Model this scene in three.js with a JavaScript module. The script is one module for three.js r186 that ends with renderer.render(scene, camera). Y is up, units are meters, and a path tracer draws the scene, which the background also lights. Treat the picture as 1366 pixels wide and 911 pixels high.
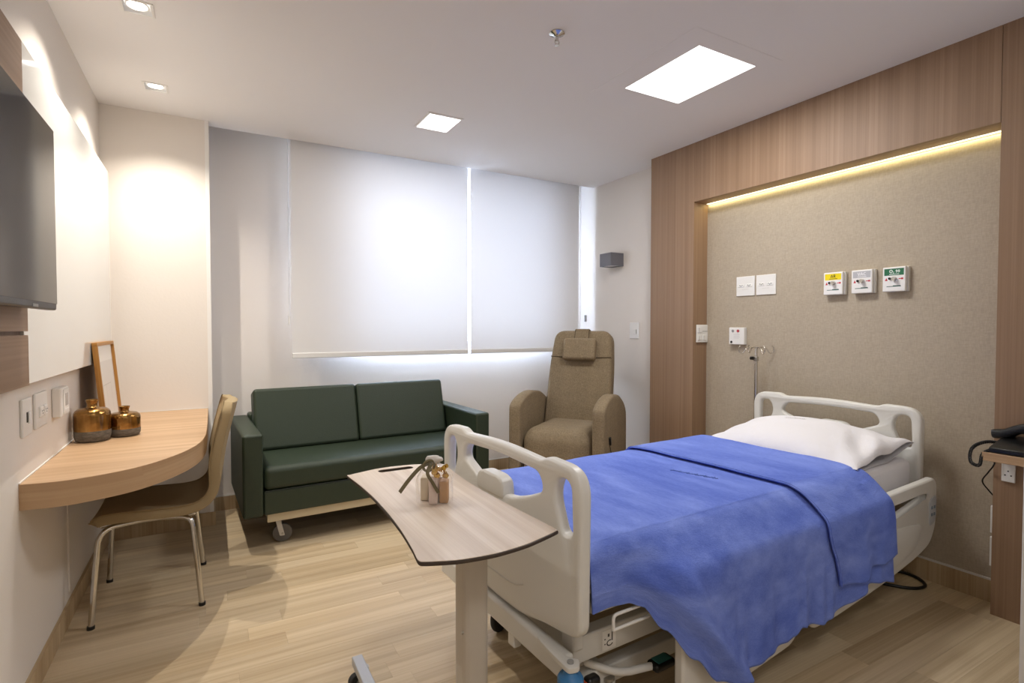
import * as THREE from 'three';
import { RoundedBoxGeometry } from 'three/addons/geometries/RoundedBoxGeometry.js';
import { mergeGeometries, mergeVertices, toCreasedNormals } from 'three/addons/utils/BufferGeometryUtils.js';
import { RectAreaLightUniformsLib } from 'three/addons/lights/RectAreaLightUniformsLib.js';

RectAreaLightUniformsLib.init();
const scene = new THREE.Scene();
const D2R = Math.PI / 180;

// ---------------------------------------------------------------- camera, sky, exposure
const camera = new THREE.PerspectiveCamera(2 * Math.atan(455.5 / 712.9) / D2R, 1366 / 911, 0.05, 60);
camera.position.set(0, 1.25, 0);
camera.rotation.order = 'YXZ';
camera.rotation.y = -29.38 * D2R;
camera.rotation.x = -1.451 * D2R;
scene.add(camera);
const renderer = new THREE.WebGLRenderer({ antialias: true });
renderer.toneMapping = THREE.LinearToneMapping;
renderer.toneMappingExposure = 1.44;
renderer.shadowMap.enabled = true;
scene.background = new THREE.Color().setRGB(7.0, 8.6, 11.6);   // overcast daylight outside the window

const WARM = new THREE.Color().setRGB(1.0, 0.92, 0.82);
const NEUTRAL = new THREE.Color().setRGB(1.0, 0.985, 0.97);
const LEDC = new THREE.Color().setRGB(1.0, 0.86, 0.42);
const PANEL_POWER = 24, SMALL_POWER = 42, ENTRY_POWER = 19, SPOT_POWER = 3.9, LED_POWER = 15;

// ---------------------------------------------------------------- room measures (metres)
const XL = -0.547, XR = 3.093, ZW = -4.15, ZB = 0.95, H = 2.54, ZC = -3.96, ZP = -3.865, XP = 2.953;

// ---------------------------------------------------------------- helpers
function rng(seed) { let s = seed >>> 0; return () => { s = (s + 0x6D2B79F5) >>> 0; let t = Math.imul(s ^ (s >>> 15), 1 | s); t = (t + Math.imul(t ^ (t >>> 7), 61 | t)) ^ t; return ((t ^ (t >>> 14)) >>> 0) / 4294967296; }; }
function hash(x, y, s) { let h = Math.imul(x, 374761393) ^ Math.imul(y, 668265263) ^ Math.imul(s, 1274126177); h = Math.imul(h ^ (h >>> 13), 1274126177); return ((h ^ (h >>> 16)) >>> 0) / 4294967296; }
function vn(x, y, px, py, s) {
  const xi = Math.floor(x), yi = Math.floor(y), fx = x - xi, fy = y - yi, u = fx * fx * (3 - 2 * fx), v = fy * fy * (3 - 2 * fy);
  const m = (a, p) => ((a % p) + p) % p, x0 = m(xi, px), x1 = m(xi + 1, px), y0 = m(yi, py), y1 = m(yi + 1, py);
  const a = hash(x0, y0, s), b = hash(x1, y0, s), c = hash(x0, y1, s), d = hash(x1, y1, s);
  return a + (b - a) * u + (c - a) * v + (a - b - c + d) * u * v;
}
function fbm(x, y, px, py, s, o = 4) { let r = 0, a = 0.5, t = 0; for (let i = 0; i < o; i++) { r += a * vn(x, y, px, py, s + i * 17); t += a; x *= 2; y *= 2; px *= 2; py *= 2; a *= 0.5; } return r / t; }
const sm = (a, b, x) => { const t = Math.min(1, Math.max(0, (x - a) / (b - a))); return t * t * (3 - 2 * t); };
const lerp = (a, b, t) => a + (b - a) * t;
function interp(pts, x) {
  if (x <= pts[0][0]) return pts[0][1];
  for (let i = 1; i < pts.length; i++) if (x <= pts[i][0]) { const t = (x - pts[i - 1][0]) / (pts[i][0] - pts[i - 1][0]); return lerp(pts[i - 1][1], pts[i][1], t * t * (3 - 2 * t)); }
  return pts[pts.length - 1][1];
}
function tex(w, h, fn, srgb = true, sx = 1, sy = 1) {
  const data = new Uint8Array(w * h * 4);
  for (let j = 0; j < h; j++) for (let i = 0; i < w; i++) {
    const c = fn(i / w, j / h), k = (j * w + i) * 4;
    if (typeof c === 'number') data[k] = data[k + 1] = data[k + 2] = Math.max(0, Math.min(255, c * 255));
    else for (let q = 0; q < 3; q++) data[k + q] = Math.max(0, Math.min(255, c[q]));
    data[k + 3] = 255;
  }
  const t = new THREE.DataTexture(data, w, h, THREE.RGBAFormat);
  t.wrapS = t.wrapT = THREE.RepeatWrapping; t.magFilter = THREE.LinearFilter; t.minFilter = THREE.LinearMipmapLinearFilter; t.generateMipmaps = true;
  if (srgb) t.colorSpace = THREE.SRGBColorSpace;
  t.repeat.set(1 / sx, 1 / sy); t.needsUpdate = true;
  return t;
}
const mix3 = (a, b, t) => [lerp(a[0], b[0], t), lerp(a[1], b[1], t), lerp(a[2], b[2], t)];
const hexRGB = (h) => [(h >> 16) & 255, (h >> 8) & 255, h & 255];
function woodTex(seed, dark, light, sx, sy, contrast = 1) {      // grain runs along v
  const d = hexRGB(dark), l = hexRGB(light);
  return tex(512, 1024, (u, v) => {
    const warp = fbm(u * 4, v * 2, 4, 2, seed + 5, 2) * 0.05;
    const band = fbm((u + warp) * 14, v * 1, 14, 1, seed, 4);
    const fine = fbm((u + warp * 0.4) * 90, v * 3, 90, 3, seed + 40, 2);
    const pore = vn(u * 256, v * 24, 256, 24, seed + 80);
    let t = 0.5 + contrast * ((band - 0.5) * 1.5 + (fine - 0.5) * 0.75);
    if (pore > 0.86) t -= 0.12 * contrast;
    return mix3(d, l, Math.max(0, Math.min(1, t)));
  }, true, sx, sy);
}
function std(p) { return new THREE.MeshStandardMaterial(p); }
function phys(p) { return new THREE.MeshPhysicalMaterial(p); }

const used = {};
function numbered(n) { if (!(n in used)) { used[n] = 0; return n; } used[n]++; return n + '_' + String(used[n]).padStart(3, '0'); }
function thing(name, label, category, pos = [0, 0, 0], turn = 0, group) {
  const o = new THREE.Group(); o.name = numbered(name); o.position.set(...pos); o.rotation.y = turn;
  o.userData = { label, category }; if (group) o.userData.group = group; scene.add(o); return o;
}
function struct(name, label) { const o = new THREE.Group(); o.name = numbered(name); o.userData = { kind: 'structure', label }; scene.add(o); return o; }
function part(name, geo, mat, parent, pos, rot, label) {
  const m = new THREE.Mesh(geo, mat); m.name = name; if (pos) m.position.set(...pos); if (rot) m.rotation.set(...rot);
  if (label) m.userData.label = label; parent.add(m); return m;
}
function uvBox(geo, swap = false, ou = 0, ov = 0) {              // uv in metres, projected along each face's own axis
  const g = geo.index ? geo.toNonIndexed() : geo, p = g.attributes.position, n = g.attributes.normal, uv = new Float32Array(p.count * 2);
  for (let t = 0; t < p.count; t += 3) {
    let nx = 0, ny = 0, nz = 0;
    for (let k = 0; k < 3; k++) { nx += Math.abs(n.getX(t + k)); ny += Math.abs(n.getY(t + k)); nz += Math.abs(n.getZ(t + k)); }
    for (let k = 0; k < 3; k++) {
      const i = t + k, x = p.getX(i), y = p.getY(i), z = p.getZ(i); let a, b;
      if (ny >= nx && ny >= nz) { a = x; b = z; } else if (nx >= nz) { a = z; b = y; } else { a = x; b = y; }
      uv[i * 2] = (swap ? b : a) + ou; uv[i * 2 + 1] = (swap ? a : b) + ov;
    }
  }
  g.setAttribute('uv', new THREE.BufferAttribute(uv, 2)); return g;
}
const box = (w, h, d) => uvBox(new THREE.BoxGeometry(w, h, d));
const boxAt = (x0, x1, y0, y1, z0, z1, swap, ou, ov) => { const g = new THREE.BoxGeometry(x1 - x0, y1 - y0, z1 - z0); g.translate((x0 + x1) / 2, (y0 + y1) / 2, (z0 + z1) / 2); return uvBox(g, swap, ou, ov); };
const rbox = (w, h, d, r = 0.01, s = 3, swap) => uvBox(new RoundedBoxGeometry(w, h, d, s, Math.min(r, w / 2.01, h / 2.01, d / 2.01)), swap);
const rboxAt = (x0, x1, y0, y1, z0, z1, r, s, swap) => { const g = new RoundedBoxGeometry(x1 - x0, y1 - y0, z1 - z0, s || 3, Math.min(r, (x1 - x0) / 2.01, (y1 - y0) / 2.01, (z1 - z0) / 2.01)); g.translate((x0 + x1) / 2, (y0 + y1) / 2, (z0 + z1) / 2); return uvBox(g, swap); };
const cyl = (r, h, s = 24, r2 = r) => new THREE.CylinderGeometry(r2, r, h, s);
const V = (a) => new THREE.Vector3(...a);
function tube(pts, r, seg = 48, rs = 10, closed = false, tension = 0.5) { return new THREE.TubeGeometry(new THREE.CatmullRomCurve3(pts.map(V), closed, 'catmullrom', tension), seg, r, rs, closed); }
function bent(pts, r, bend = 0.04, rs = 10) {                    // straight runs with rounded bends and capped ends
  const path = new THREE.CurvePath(); const P = pts.map(V); let cur = P[0];
  for (let i = 1; i < P.length - 1; i++) {
    const a = P[i].clone().sub(P[i - 1]), b = P[i + 1].clone().sub(P[i]), k = Math.min(bend, a.length() / 2.1, b.length() / 2.1);
    const s = P[i].clone().addScaledVector(a.normalize(), -k), e = P[i].clone().addScaledVector(b.normalize(), k);
    path.add(new THREE.LineCurve3(cur, s)); path.add(new THREE.QuadraticBezierCurve3(s, P[i], e)); cur = e;
  }
  path.add(new THREE.LineCurve3(cur, P[P.length - 1]));
  const g = new THREE.TubeGeometry(path, Math.max(24, pts.length * 14), r, rs, false);
  const caps = [P[0], P[P.length - 1]].map((c) => { const s = new THREE.SphereGeometry(r, rs, 6); s.translate(c.x, c.y, c.z); return s; });
  return mergeGeometries([g, ...caps]);
}
function extr(shape, depth, bevel = 0.006, seg = 3, curve = 10) {  // total thickness = depth, outline kept, centred on z
  const g = new THREE.ExtrudeGeometry(shape, { depth: depth - 2 * bevel, bevelEnabled: bevel > 0, bevelThickness: bevel, bevelSize: bevel, bevelOffset: -bevel, bevelSegments: seg, curveSegments: curve });
  g.translate(0, 0, -(depth - 2 * bevel) / 2); return toCreasedNormals(g, 0.7);
}
function splineShape(pts, n = 60) { const c = new THREE.SplineCurve([...pts, pts[0]].map((p) => new THREE.Vector2(...p))); return c.getPoints(n); }
function closedCurve(pts, n = 80) { const c = new THREE.CatmullRomCurve3(pts.map((p) => new THREE.Vector3(p[0], p[1], 0)), true, 'catmullrom', 0.35); return c.getPoints(n).slice(0, n).map((p) => new THREE.Vector2(p.x, p.y)); }
function roundPoly(pts, r, n = 6) {                               // polygon with rounded corners; r may be given per point as third entry
  const out = []; const N = pts.length;
  for (let i = 0; i < N; i++) {
    const p = new THREE.Vector2(pts[i][0], pts[i][1]), a = new THREE.Vector2(pts[(i + N - 1) % N][0], pts[(i + N - 1) % N][1]), b = new THREE.Vector2(pts[(i + 1) % N][0], pts[(i + 1) % N][1]);
    const rr = pts[i][2] ?? r, da = a.clone().sub(p), db = b.clone().sub(p), k = Math.min(rr, da.length() / 2.05, db.length() / 2.05);
    const s = p.clone().addScaledVector(da.normalize(), k), e = p.clone().addScaledVector(db.normalize(), k);
    if (k < 1e-5) { out.push(p); continue; }
    for (let q = 0; q <= n; q++) { const t = q / n; out.push(new THREE.Vector2((1 - t) * (1 - t) * s.x + 2 * t * (1 - t) * p.x + t * t * e.x, (1 - t) * (1 - t) * s.y + 2 * t * (1 - t) * p.y + t * t * e.y)); }
  }
  return out;
}
function shell(f, nu, nv, thick, uvf) {                           // a sheet f(u,v) given real thickness, with closed rim
  const P = [], N = [], e = 1e-3;
  for (let j = 0; j <= nv; j++) for (let i = 0; i <= nu; i++) {
    const u = i / nu, v = j / nv, p = f(u, v);
    const a = V(f(Math.min(1, u + e), v)).sub(V(f(Math.max(0, u - e), v))), b = V(f(u, Math.min(1, v + e))).sub(V(f(u, Math.max(0, v - e))));
    const n = a.cross(b); if (n.lengthSq() < 1e-18) n.set(0, 1, 0); n.normalize(); P.push(p); N.push(n);
  }
  const M = nu + 1, C = P.length, pos = [], uv = [], idx = [];
  for (let s = 0; s < 2; s++) for (let k = 0; k < C; k++) {
    const d = s ? -thick : 0; pos.push(P[k][0] + N[k].x * d, P[k][1] + N[k].y * d, P[k][2] + N[k].z * d);
    const i = k % M, j = (k - i) / M; uv.push(...(uvf ? uvf(i / nu, j / nv) : [i / nu, j / nv]));
  }
  for (let j = 0; j < nv; j++) for (let i = 0; i < nu; i++) { const a = j * M + i, b = a + 1, c = a + M, d = c + 1; idx.push(a, b, d, a, d, c, C + a, C + d, C + b, C + a, C + c, C + d); }
  const rim = (a, b) => idx.push(a, C + a, C + b, a, C + b, b);
  for (let i = 0; i < nu; i++) { rim(i, i + 1); rim(nv * M + i + 1, nv * M + i); }
  for (let j = 0; j < nv; j++) { rim((j + 1) * M, j * M); rim(j * M + nu, (j + 1) * M + nu); }
  const g = new THREE.BufferGeometry(); g.setAttribute('position', new THREE.Float32BufferAttribute(pos, 3)); g.setAttribute('uv', new THREE.Float32BufferAttribute(uv, 2)); g.setIndex(idx); g.computeVertexNormals(); return g;
}
function canvasMat(w, h, draw, rough = 0.5) {
  const c = document.createElement('canvas'); c.width = w; c.height = h; const x = c.getContext('2d'); draw(x, w, h);
  const t = new THREE.CanvasTexture(c); t.colorSpace = THREE.SRGBColorSpace; return std({ map: t, roughness: rough });
}

// ---------------------------------------------------------------- materials
const T = {};
T.wall = tex(256, 256, (u, v) => 0.5 + 0.5 * (fbm(u * 60, v * 60, 60, 60, 3, 2) - 0.5), false, 0.5, 0.5);
T.panelWood = woodTex(11, 0x80644b, 0xa98b70, 0.5, 2.8, 0.5);
T.deskWood = woodTex(23, 0xac8a67, 0xcbab87, 0.5, 1.6, 0.6);
T.tableWood = woodTex(31, 0xc6b4a2, 0xe3d6c8, 0.4, 1.5, 0.6);
T.floorWood = [woodTex(41, 0xb39b79, 0xdac7a6, 0.42, 1.5, 0.7), woodTex(47, 0xb8a180, 0xdfcdae, 0.42, 1.5, 0.6)];
T.frameWood = woodTex(53, 0x8f6026, 0xb98642, 0.2, 0.8, 0.8);
T.linen = tex(512, 512, (u, v) => {
  const a = vn(u * 170, v * 36, 170, 36, 5), b = vn(u * 36, v * 170, 36, 170, 9), c = fbm(u * 5, v * 5, 5, 5, 2, 3), w = (Math.sin(u * Math.PI * 2 * 128) * Math.sin(v * Math.PI * 2 * 128)) * 0.06;
  return mix3([158, 145, 127], [197, 184, 164], 0.5 + 0.24 * (a - 0.5) + 0.24 * (b - 0.5) + 0.15 * (c - 0.5) * 0.5 + w * 0.5);
}, true, 0.5, 0.5);
T.weave = tex(256, 256, (u, v) => 0.5 + 0.3 * Math.sin(u * Math.PI * 2 * 64) * Math.sin(v * Math.PI * 2 * 64) + 0.35 * (vn(u * 128, v * 128, 128, 128, 4) - 0.5), false, 0.16, 0.16);
T.chairFabric = tex(256, 256, (u, v) => {
  const a = vn(u * 128, v * 30, 128, 30, 15), b = vn(u * 30, v * 128, 30, 128, 19), c = fbm(u * 6, v * 6, 6, 6, 12, 2);
  return mix3([116, 101, 78], [158, 140, 113], 0.5 + 0.5 * (a - 0.5) + 0.5 * (b - 0.5) + 0.25 * (c - 0.5));
}, true, 0.22, 0.22);
T.leather = tex(256, 256, (u, v) => fbm(u * 40, v * 40, 40, 40, 77, 3), false, 0.12, 0.12);
T.cloth = tex(512, 512, (u, v) => 0.5 + 0.5 * (fbm(u * 10, v * 10, 10, 10, 61, 4) - 0.5) + 0.15 * (vn(u * 256, v * 256, 256, 256, 7) - 0.5), false, 0.7, 0.7);

const M = {
  wall: std({ color: 0xe4ddd5, roughness: 0.85, bumpMap: T.wall, bumpScale: 0.0004 }),
  ceiling: std({ color: 0xeeebe9, roughness: 0.9 }),
  white: std({ color: 0xeae8e4, roughness: 0.5 }),
  trim: std({ color: 0xd9d6d0, roughness: 0.5 }),
  linen: std({ map: T.linen, roughness: 0.9 }),
  panelWood: std({ map: T.panelWood, roughness: 0.55 }),
  deskWood: std({ map: T.deskWood, roughness: 0.45 }),
  frameWood: std({ map: T.frameWood, roughness: 0.5 }),
  sub: std({ color: 0x7a6448, roughness: 0.9 }),
  base: std({ map: T.floorWood[0], color: 0xefe9e1, roughness: 0.6 }),
  gloss: phys({ color: 0xe6e8e6, roughness: 0.12, clearcoat: 0.6, clearcoatRoughness: 0.05 }),
  plastic: std({ color: 0xe9e7e3, roughness: 0.35 }),
  bed: std({ color: 0xdcdad4, roughness: 0.38 }),
  bedFrame: std({ color: 0xd0cdc6, roughness: 0.45 }),
  grey: std({ color: 0x9b9a97, roughness: 0.5 }),
  dark: std({ color: 0x17161a, roughness: 0.4 }),
  black: std({ color: 0x0c0c0d, roughness: 0.35 }),
  rubber: std({ color: 0x2b2a2a, roughness: 0.75 }),
  blue: std({ color: 0x3f7fb5, roughness: 0.4 }),
  orange: std({ color: 0xb5481a, roughness: 0.5 }),
  chrome: std({ color: 0xcfccc6, roughness: 0.16, metalness: 1 }),
  steel: std({ color: 0xb9b7b2, roughness: 0.32, metalness: 1 }),
  silver: std({ color: 0xb4b7bd, roughness: 0.45, metalness: 0.5 }),
  leather: std({ color: 0x2c3829, roughness: 0.45, bumpMap: T.leather, bumpScale: 0.0006 }),
  leatherSeam: std({ color: 0x1d261f, roughness: 0.6 }),
  fabric: std({ map: T.chairFabric, roughness: 0.95, bumpMap: T.weave, bumpScale: 0.0008 }),
  fabricSeam: std({ color: 0x4d3f2b, roughness: 0.95 }),
  chairFabric: std({ color: 0x9d8a68, roughness: 0.9, bumpMap: T.weave, bumpScale: 0.0006 }),
  sheet: phys({ color: 0xeae8ec, roughness: 0.9, bumpMap: T.cloth, bumpScale: 0.007, sheen: 0.2 }),
  blind: phys({ color: 0xe8e6e4, roughness: 1, transmission: 0.06, thickness: 0 }),
  glass: phys({ color: 0xffffff, roughness: 0.02, transmission: 1, thickness: 0, ior: 1.5 }),
  cello: phys({ color: 0xffffff, roughness: 0.03, transmission: 0.97, thickness: 0, ior: 1.25 }),
  glow: std({ color: 0xffffff, emissive: 0xffffff, emissiveIntensity: 1.6 }),
  glowWarm: std({ color: 0xffffff, emissive: new THREE.Color().setRGB(1, 0.95, 0.88), emissiveIntensity: 2.2 }),
  glowLed: std({ color: 0xffffff, emissive: new THREE.Color().setRGB(1, 0.9, 0.55), emissiveIntensity: 1.6 }),
  screen: phys({ color: 0x0b0a0a, roughness: 0.08, specularIntensity: 0.45 }),
};
function areaLight(color, power, w, h, pos, rot, parent) { const l = new THREE.RectAreaLight(color, power, w, h); l.position.set(...pos); l.rotation.set(...rot); (parent || scene).add(l); return l; }

// ---------------------------------------------------------------- room shell
{ // floor of narrow wood-look planks laid along the window wall
  const f = struct('floor', 'pale oak look plank floor');
  part('subfloor', boxAt(XL - 0.15, XR + 0.15, -0.12, -0.009, ZW - 0.2, ZB + 0.15), M.sub, f);
  const R = rng(7), pw = 0.1, tones = [];
  for (let k = 0; k < 6; k++) { const c = 0.85 + 0.035 * k; tones.push(std({ map: T.floorWood[k % 2], color: new THREE.Color().setRGB(Math.min(1, c), Math.min(1, c * 0.985), Math.min(1, c * 0.96)), roughness: 0.42 })); }
  for (let z = ZW; z < ZB - 0.001; z += pw) {
    let x = XL - R() * 0.8;
    while (x < XR) {
      const L = 0.62 + R() * 0.5, x0 = Math.max(XL, x), x1 = Math.min(XR, x + L), t = Math.floor(R() * 6), ou = R() * 3, ov = R() * 5;
      if (x1 - x0 > 0.01) part('plank', boxAt(x0 + 0.0002, x1 - 0.0002, -0.009, 0, z + 0.0002, Math.min(z + pw, ZB) - 0.0002, true, ou, ov), tones[t], f);
      x += L;
    }
  }
}
{ // ceiling slab with the lamp openings and the blind slot along the window
  const g = struct('ceiling', 'white plaster ceiling');
  const s = new THREE.Shape([[XL - 0.12, -ZB - 0.12], [XR + 0.12, -ZB - 0.12], [XR + 0.12, -ZC], [XL - 0.12, -ZC]].map((p) => new THREE.Vector2(...p)));
  for (const z of [-2.645, -3.465]) { const x = -0.243, q = 0.05; s.holes.push(new THREE.Path([[x - q, -z - q], [x - q, -z + q], [x + q, -z + q], [x + q, -z - q]].map((p) => new THREE.Vector2(...p)))); }
  const e = new THREE.ExtrudeGeometry(s, { depth: 0.18, bevelEnabled: false }); e.rotateX(-Math.PI / 2); e.translate(0, H, 0);
  part('ceiling_slab', e, M.ceiling, g);
  part('slot_cover', boxAt(XL - 0.12, XR + 0.12, H + 0.18, H + 0.24, ZW - 0.2, ZB + 0.12), M.ceiling, g);
}
{ const w = struct('wall_left', 'warm white painted wall behind the desk'); part('wall_panel', boxAt(XL - 0.12, XL, 0, H, ZW - 0.2, ZB), M.wall, w);
  part('pilaster', boxAt(XL, 0, 0, H + 0.18, ZW - 0.2, ZP), M.wall, w); }
{ const w = struct('wall_right', 'painted wall with woven wallpaper in the bed niche'); part('wall_panel', boxAt(XR, XR + 0.12, 0, H + 0.18, ZW - 0.2, ZB), M.wall, w);
  part('wallpaper', boxAt(XR - 0.003, XR + 0.001, 0, 2.14, -2.65, -0.985), M.linen, w); }
{ const w = struct('wall_back', 'painted wall behind the camera'); part('wall_panel', boxAt(XL - 0.12, XR + 0.12, 0, H, ZB, ZB + 0.12), M.wall, w); }
const WX0 = 0.9, WX1 = 2.72, WY0 = 1.085, WY1 = 2.5;
{ const w = struct('wall_window', 'painted wall below and beside the window');
  part('wall_below', boxAt(0, XR, 0, WY0, ZW - 0.2, ZW), M.wall, w);
  part('wall_above', boxAt(0, XR, WY1, H + 0.18, ZW - 0.2, ZW), M.wall, w);
  part('wall_beside', boxAt(0, WX0, WY0, WY1, ZW - 0.2, ZW), M.wall, w);
  part('wall_beside', boxAt(WX1, XR, WY0, WY1, ZW - 0.2, ZW), M.wall, w); }
{ const w = struct('window_1', 'wide window behind the roller blinds');
  const z0 = ZW - 0.14, z1 = ZW - 0.09;
  for (const [a, b, c, d] of [[WX0, WX1, WY0, WY0 + 0.05], [WX0, WX1, WY1 - 0.05, WY1]]) part('window_frame', boxAt(a, b, c, d, z0, z1), M.white, w);
  for (const x of [WX0, 1.82, WX1 - 0.05]) part('window_frame', boxAt(x, x + 0.05, WY0 + 0.05, WY1 - 0.05, z0, z1), M.white, w);
  for (const [a, b] of [[WX0 + 0.05, 1.82], [1.87, WX1 - 0.05]]) part('pane', boxAt(a, b, WY0 + 0.05, WY1 - 0.05, ZW - 0.117, ZW - 0.113), M.glass, w); }
{ const b = struct('baseboard_left', 'wood look skirting'); part('skirting', boxAt(XL, XL + 0.012, 0, 0.085, ZP, ZB), M.base, b); part('skirting', boxAt(XL + 0.012, 0.012, 0, 0.085, ZP, ZP + 0.012), M.base, b); part('skirting', boxAt(0, 0.012, 0, 0.085, ZW, ZP), M.base, b); }
{ const b = struct('baseboard_window', 'wood look skirting under the window'); part('skirting', boxAt(0.012, XR, 0, 0.095, ZW, ZW + 0.012), M.base, b); part('edge_strip', boxAt(0.012, XR, 0.095, 0.101, ZW, ZW + 0.012), M.trim, b); }
{ const b = struct('baseboard_right', 'wood look skirting with a pale edge strip'); part('skirting', boxAt(XR - 0.014, XR, 0, 0.1, -2.65, -0.985), M.base, b); part('edge_strip', boxAt(XR - 0.014, XR, 0.1, 0.108, -2.65, -0.985), M.trim, b);
  part('skirting', boxAt(XR - 0.014, XR, 0, 0.1, ZW + 0.013, -3.07), M.base, b); }
{ const b = struct('trim_1', 'wood cladding framing the bed niche');
  part('wood_panel', boxAt(XP, XR, 0, H, -3.07, -2.651, false, 0.1, 0), M.panelWood, b);
  part('wood_panel', boxAt(XP, XR, 2.13, H, -2.649, -0.986, false, 0.3, 0.4), M.panelWood, b);
  part('wood_panel', boxAt(XP, XR, 0, H, -0.984, -0.602, false, 0.15, 1.1), M.panelWood, b); }
{ const b = struct('trim_2', 'pale corner bead on the wall edge beside the window'); part('corner_bead', boxAt(-0.02, 0.002, 0.085, H, ZP, ZP + 0.003), M.white, b); part('corner_bead', boxAt(0, 0.003, 0.085, H, ZP - 0.015, ZP), M.white, b); }
{ const b = struct('trim_3', 'glossy white wall panel behind the desk'); part('gloss_panel', rboxAt(XL, XL + 0.05, 1.075, 2.135, -3.78, -2.15, 0.002, 1), M.gloss, b); }
{ const b = struct('trim_4', 'wood wall panels behind the television');
  part('wood_panel', boxAt(XL, XL + 0.06, 1.24, 2.115, -2.148, -0.55, true, 0, 0), M.panelWood, b);
  part('wood_panel', boxAt(XL, XL + 0.06, 1.075, 1.228, -2.148, -0.55, true, 0.4, 0.3), M.panelWood, b);
  part('groove_backing', boxAt(XL, XL + 0.04, 1.228, 1.24, -2.148, -0.55), M.panelWood, b); }
{ const d = struct('wall_entry', 'pale grey wall corner of the entrance'); part('wall_block', rboxAt(2.0, XR - 0.002, 0, H, -0.6, ZB, 0.004, 2), M.trim, d); }

// ---------------------------------------------------------------- ceiling lamps
{ const t = thing('panel_light', 'large rectangular ceiling panel light in a wide white frame over the bed', 'ceiling light', [2.155, H, -1.985]);
  const fr = new THREE.Shape(roundPoly([[-0.33, -0.37], [0.27, -0.37], [0.27, 0.35], [-0.33, 0.35]], 0.002)); fr.holes.push(new THREE.Path(roundPoly([[-0.198, -0.25], [-0.198, 0.25], [0.198, 0.25], [0.198, -0.25]], 0.001)));
  const fg = new THREE.ExtrudeGeometry(fr, { depth: 0.0015, bevelEnabled: false }); fg.rotateX(Math.PI / 2);
  part('frame', fg, M.ceiling, t); part('diffuser', boxAt(-0.198, 0.198, -0.002, 0, -0.25, 0.25), M.glow, t);
  areaLight(NEUTRAL, PANEL_POWER, 0.39, 0.49, [0, -0.008, 0], [-Math.PI / 2, 0, 0], t); }
{ const t = thing('panel_light', 'small square ceiling panel light near the window blinds', 'ceiling light', [1.262, H, -3.185]);
  part('frame', rboxAt(-0.115, 0.115, -0.004, 0, -0.135, 0.135, 0.001, 1), M.ceiling, t); part('diffuser', boxAt(-0.1, 0.1, -0.006, -0.003, -0.118, 0.118), M.glow, t);
  areaLight(NEUTRAL, SMALL_POWER, 0.19, 0.22, [0, -0.01, 0], [-Math.PI / 2, 0, 0], t); }
{ const t = thing('panel_light', 'square ceiling panel light by the room entrance', 'ceiling light', [0.5, H, 0.4]);
  part('frame', rboxAt(-0.22, 0.22, -0.004, 0, -0.22, 0.22, 0.001, 1), M.ceiling, t); part('diffuser', boxAt(-0.2, 0.2, -0.006, -0.003, -0.2, 0.2), M.glow, t);
  areaLight(NEUTRAL, ENTRY_POWER, 0.4, 0.4, [0, -0.01, 0], [-Math.PI / 2, 0, 0], t); }
[[-2.645, 'square recessed spotlight in the ceiling above the near end of the desk'], [-3.465, 'square recessed spotlight in the ceiling above the far end of the desk']].forEach(([z, label]) => {
  const t = thing('recessed_spotlight', label, 'ceiling light', [-0.243, H, z], 0, 'spotlights over the desk');
  const fr = new THREE.Shape(roundPoly([[-0.057, -0.057], [0.057, -0.057], [0.057, 0.057], [-0.057, 0.057]], 0.003)); fr.holes.push(new THREE.Path(roundPoly([[-0.048, -0.048], [-0.048, 0.048], [0.048, 0.048], [0.048, -0.048]], 0.002)));
  const fg = new THREE.ExtrudeGeometry(fr, { depth: 0.003, bevelEnabled: false }); fg.rotateX(Math.PI / 2); part('frame', fg, M.white, t);
  const cone = new THREE.CylinderGeometry(0.058, 0.067, 0.016, 4, 1, true); cone.rotateY(Math.PI / 4); cone.translate(0, 0.008, 0); part('reflector', mergeGeometries([cone]), std({ color: 0xdedede, roughness: 0.3, side: THREE.DoubleSide }), t);
  part('back_plate', boxAt(-0.045, 0.045, 0.016, 0.02, -0.045, 0.045), M.white, t); part('lamp', cyl(0.036, 0.01, 28), M.glowWarm, t, [0, 0.011, 0]); part('lamp_ring', new THREE.TorusGeometry(0.038, 0.003, 8, 28), M.white, t, [0, 0.008, 0], [Math.PI / 2, 0, 0]);
  const l = new THREE.SpotLight(WARM, SPOT_POWER, 0, 60 * D2R, 0.75, 2); l.position.set(0, 0.001, 0); l.target.position.set(0, -2, 0); t.add(l, l.target); l.shadow.radius = 0.5; l.shadow.mapSize.set(2048, 2048);
});
{ const t = thing('led_strip', 'yellow glowing strip light along the top of the bed niche', 'strip light', [XR - 0.012, 2.128, -1.8175]);
  part('diffuser', box(0.014, 0.006, 1.655), M.glowLed, t); part('channel', box(0.02, 0.002, 1.655), M.white, t, [-0.001, 0.001, 0]);
  areaLight(LEDC, LED_POWER, 0.012, 1.64, [0, -0.006, 0], [-Math.PI / 2, 0, 0], t); }
{ const t = thing('sprinkler', 'small chrome fire sprinkler head on the ceiling', 'sprinkler', [1.335, H, -1.97]);
  part('escutcheon', new THREE.LatheGeometry([[0, 0], [0.032, 0], [0.034, -0.004], [0.016, -0.01], [0.012, -0.016], [0, -0.016]].map((p) => new THREE.Vector2(...p)).reverse(), 28), M.chrome, t);
  part('body', cyl(0.007, 0.022, 16), M.chrome, t, [0, -0.026, 0]);
  for (const s of [-1, 1]) part('yoke_arm', tube([[s * 0.007, -0.03, 0], [s * 0.011, -0.04, 0], [s * 0.004, -0.052, 0]], 0.0022, 12, 6), M.chrome, t);
  part('deflector', cyl(0.011, 0.0025, 16), M.chrome, t, [0, -0.054, 0]); }
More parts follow.
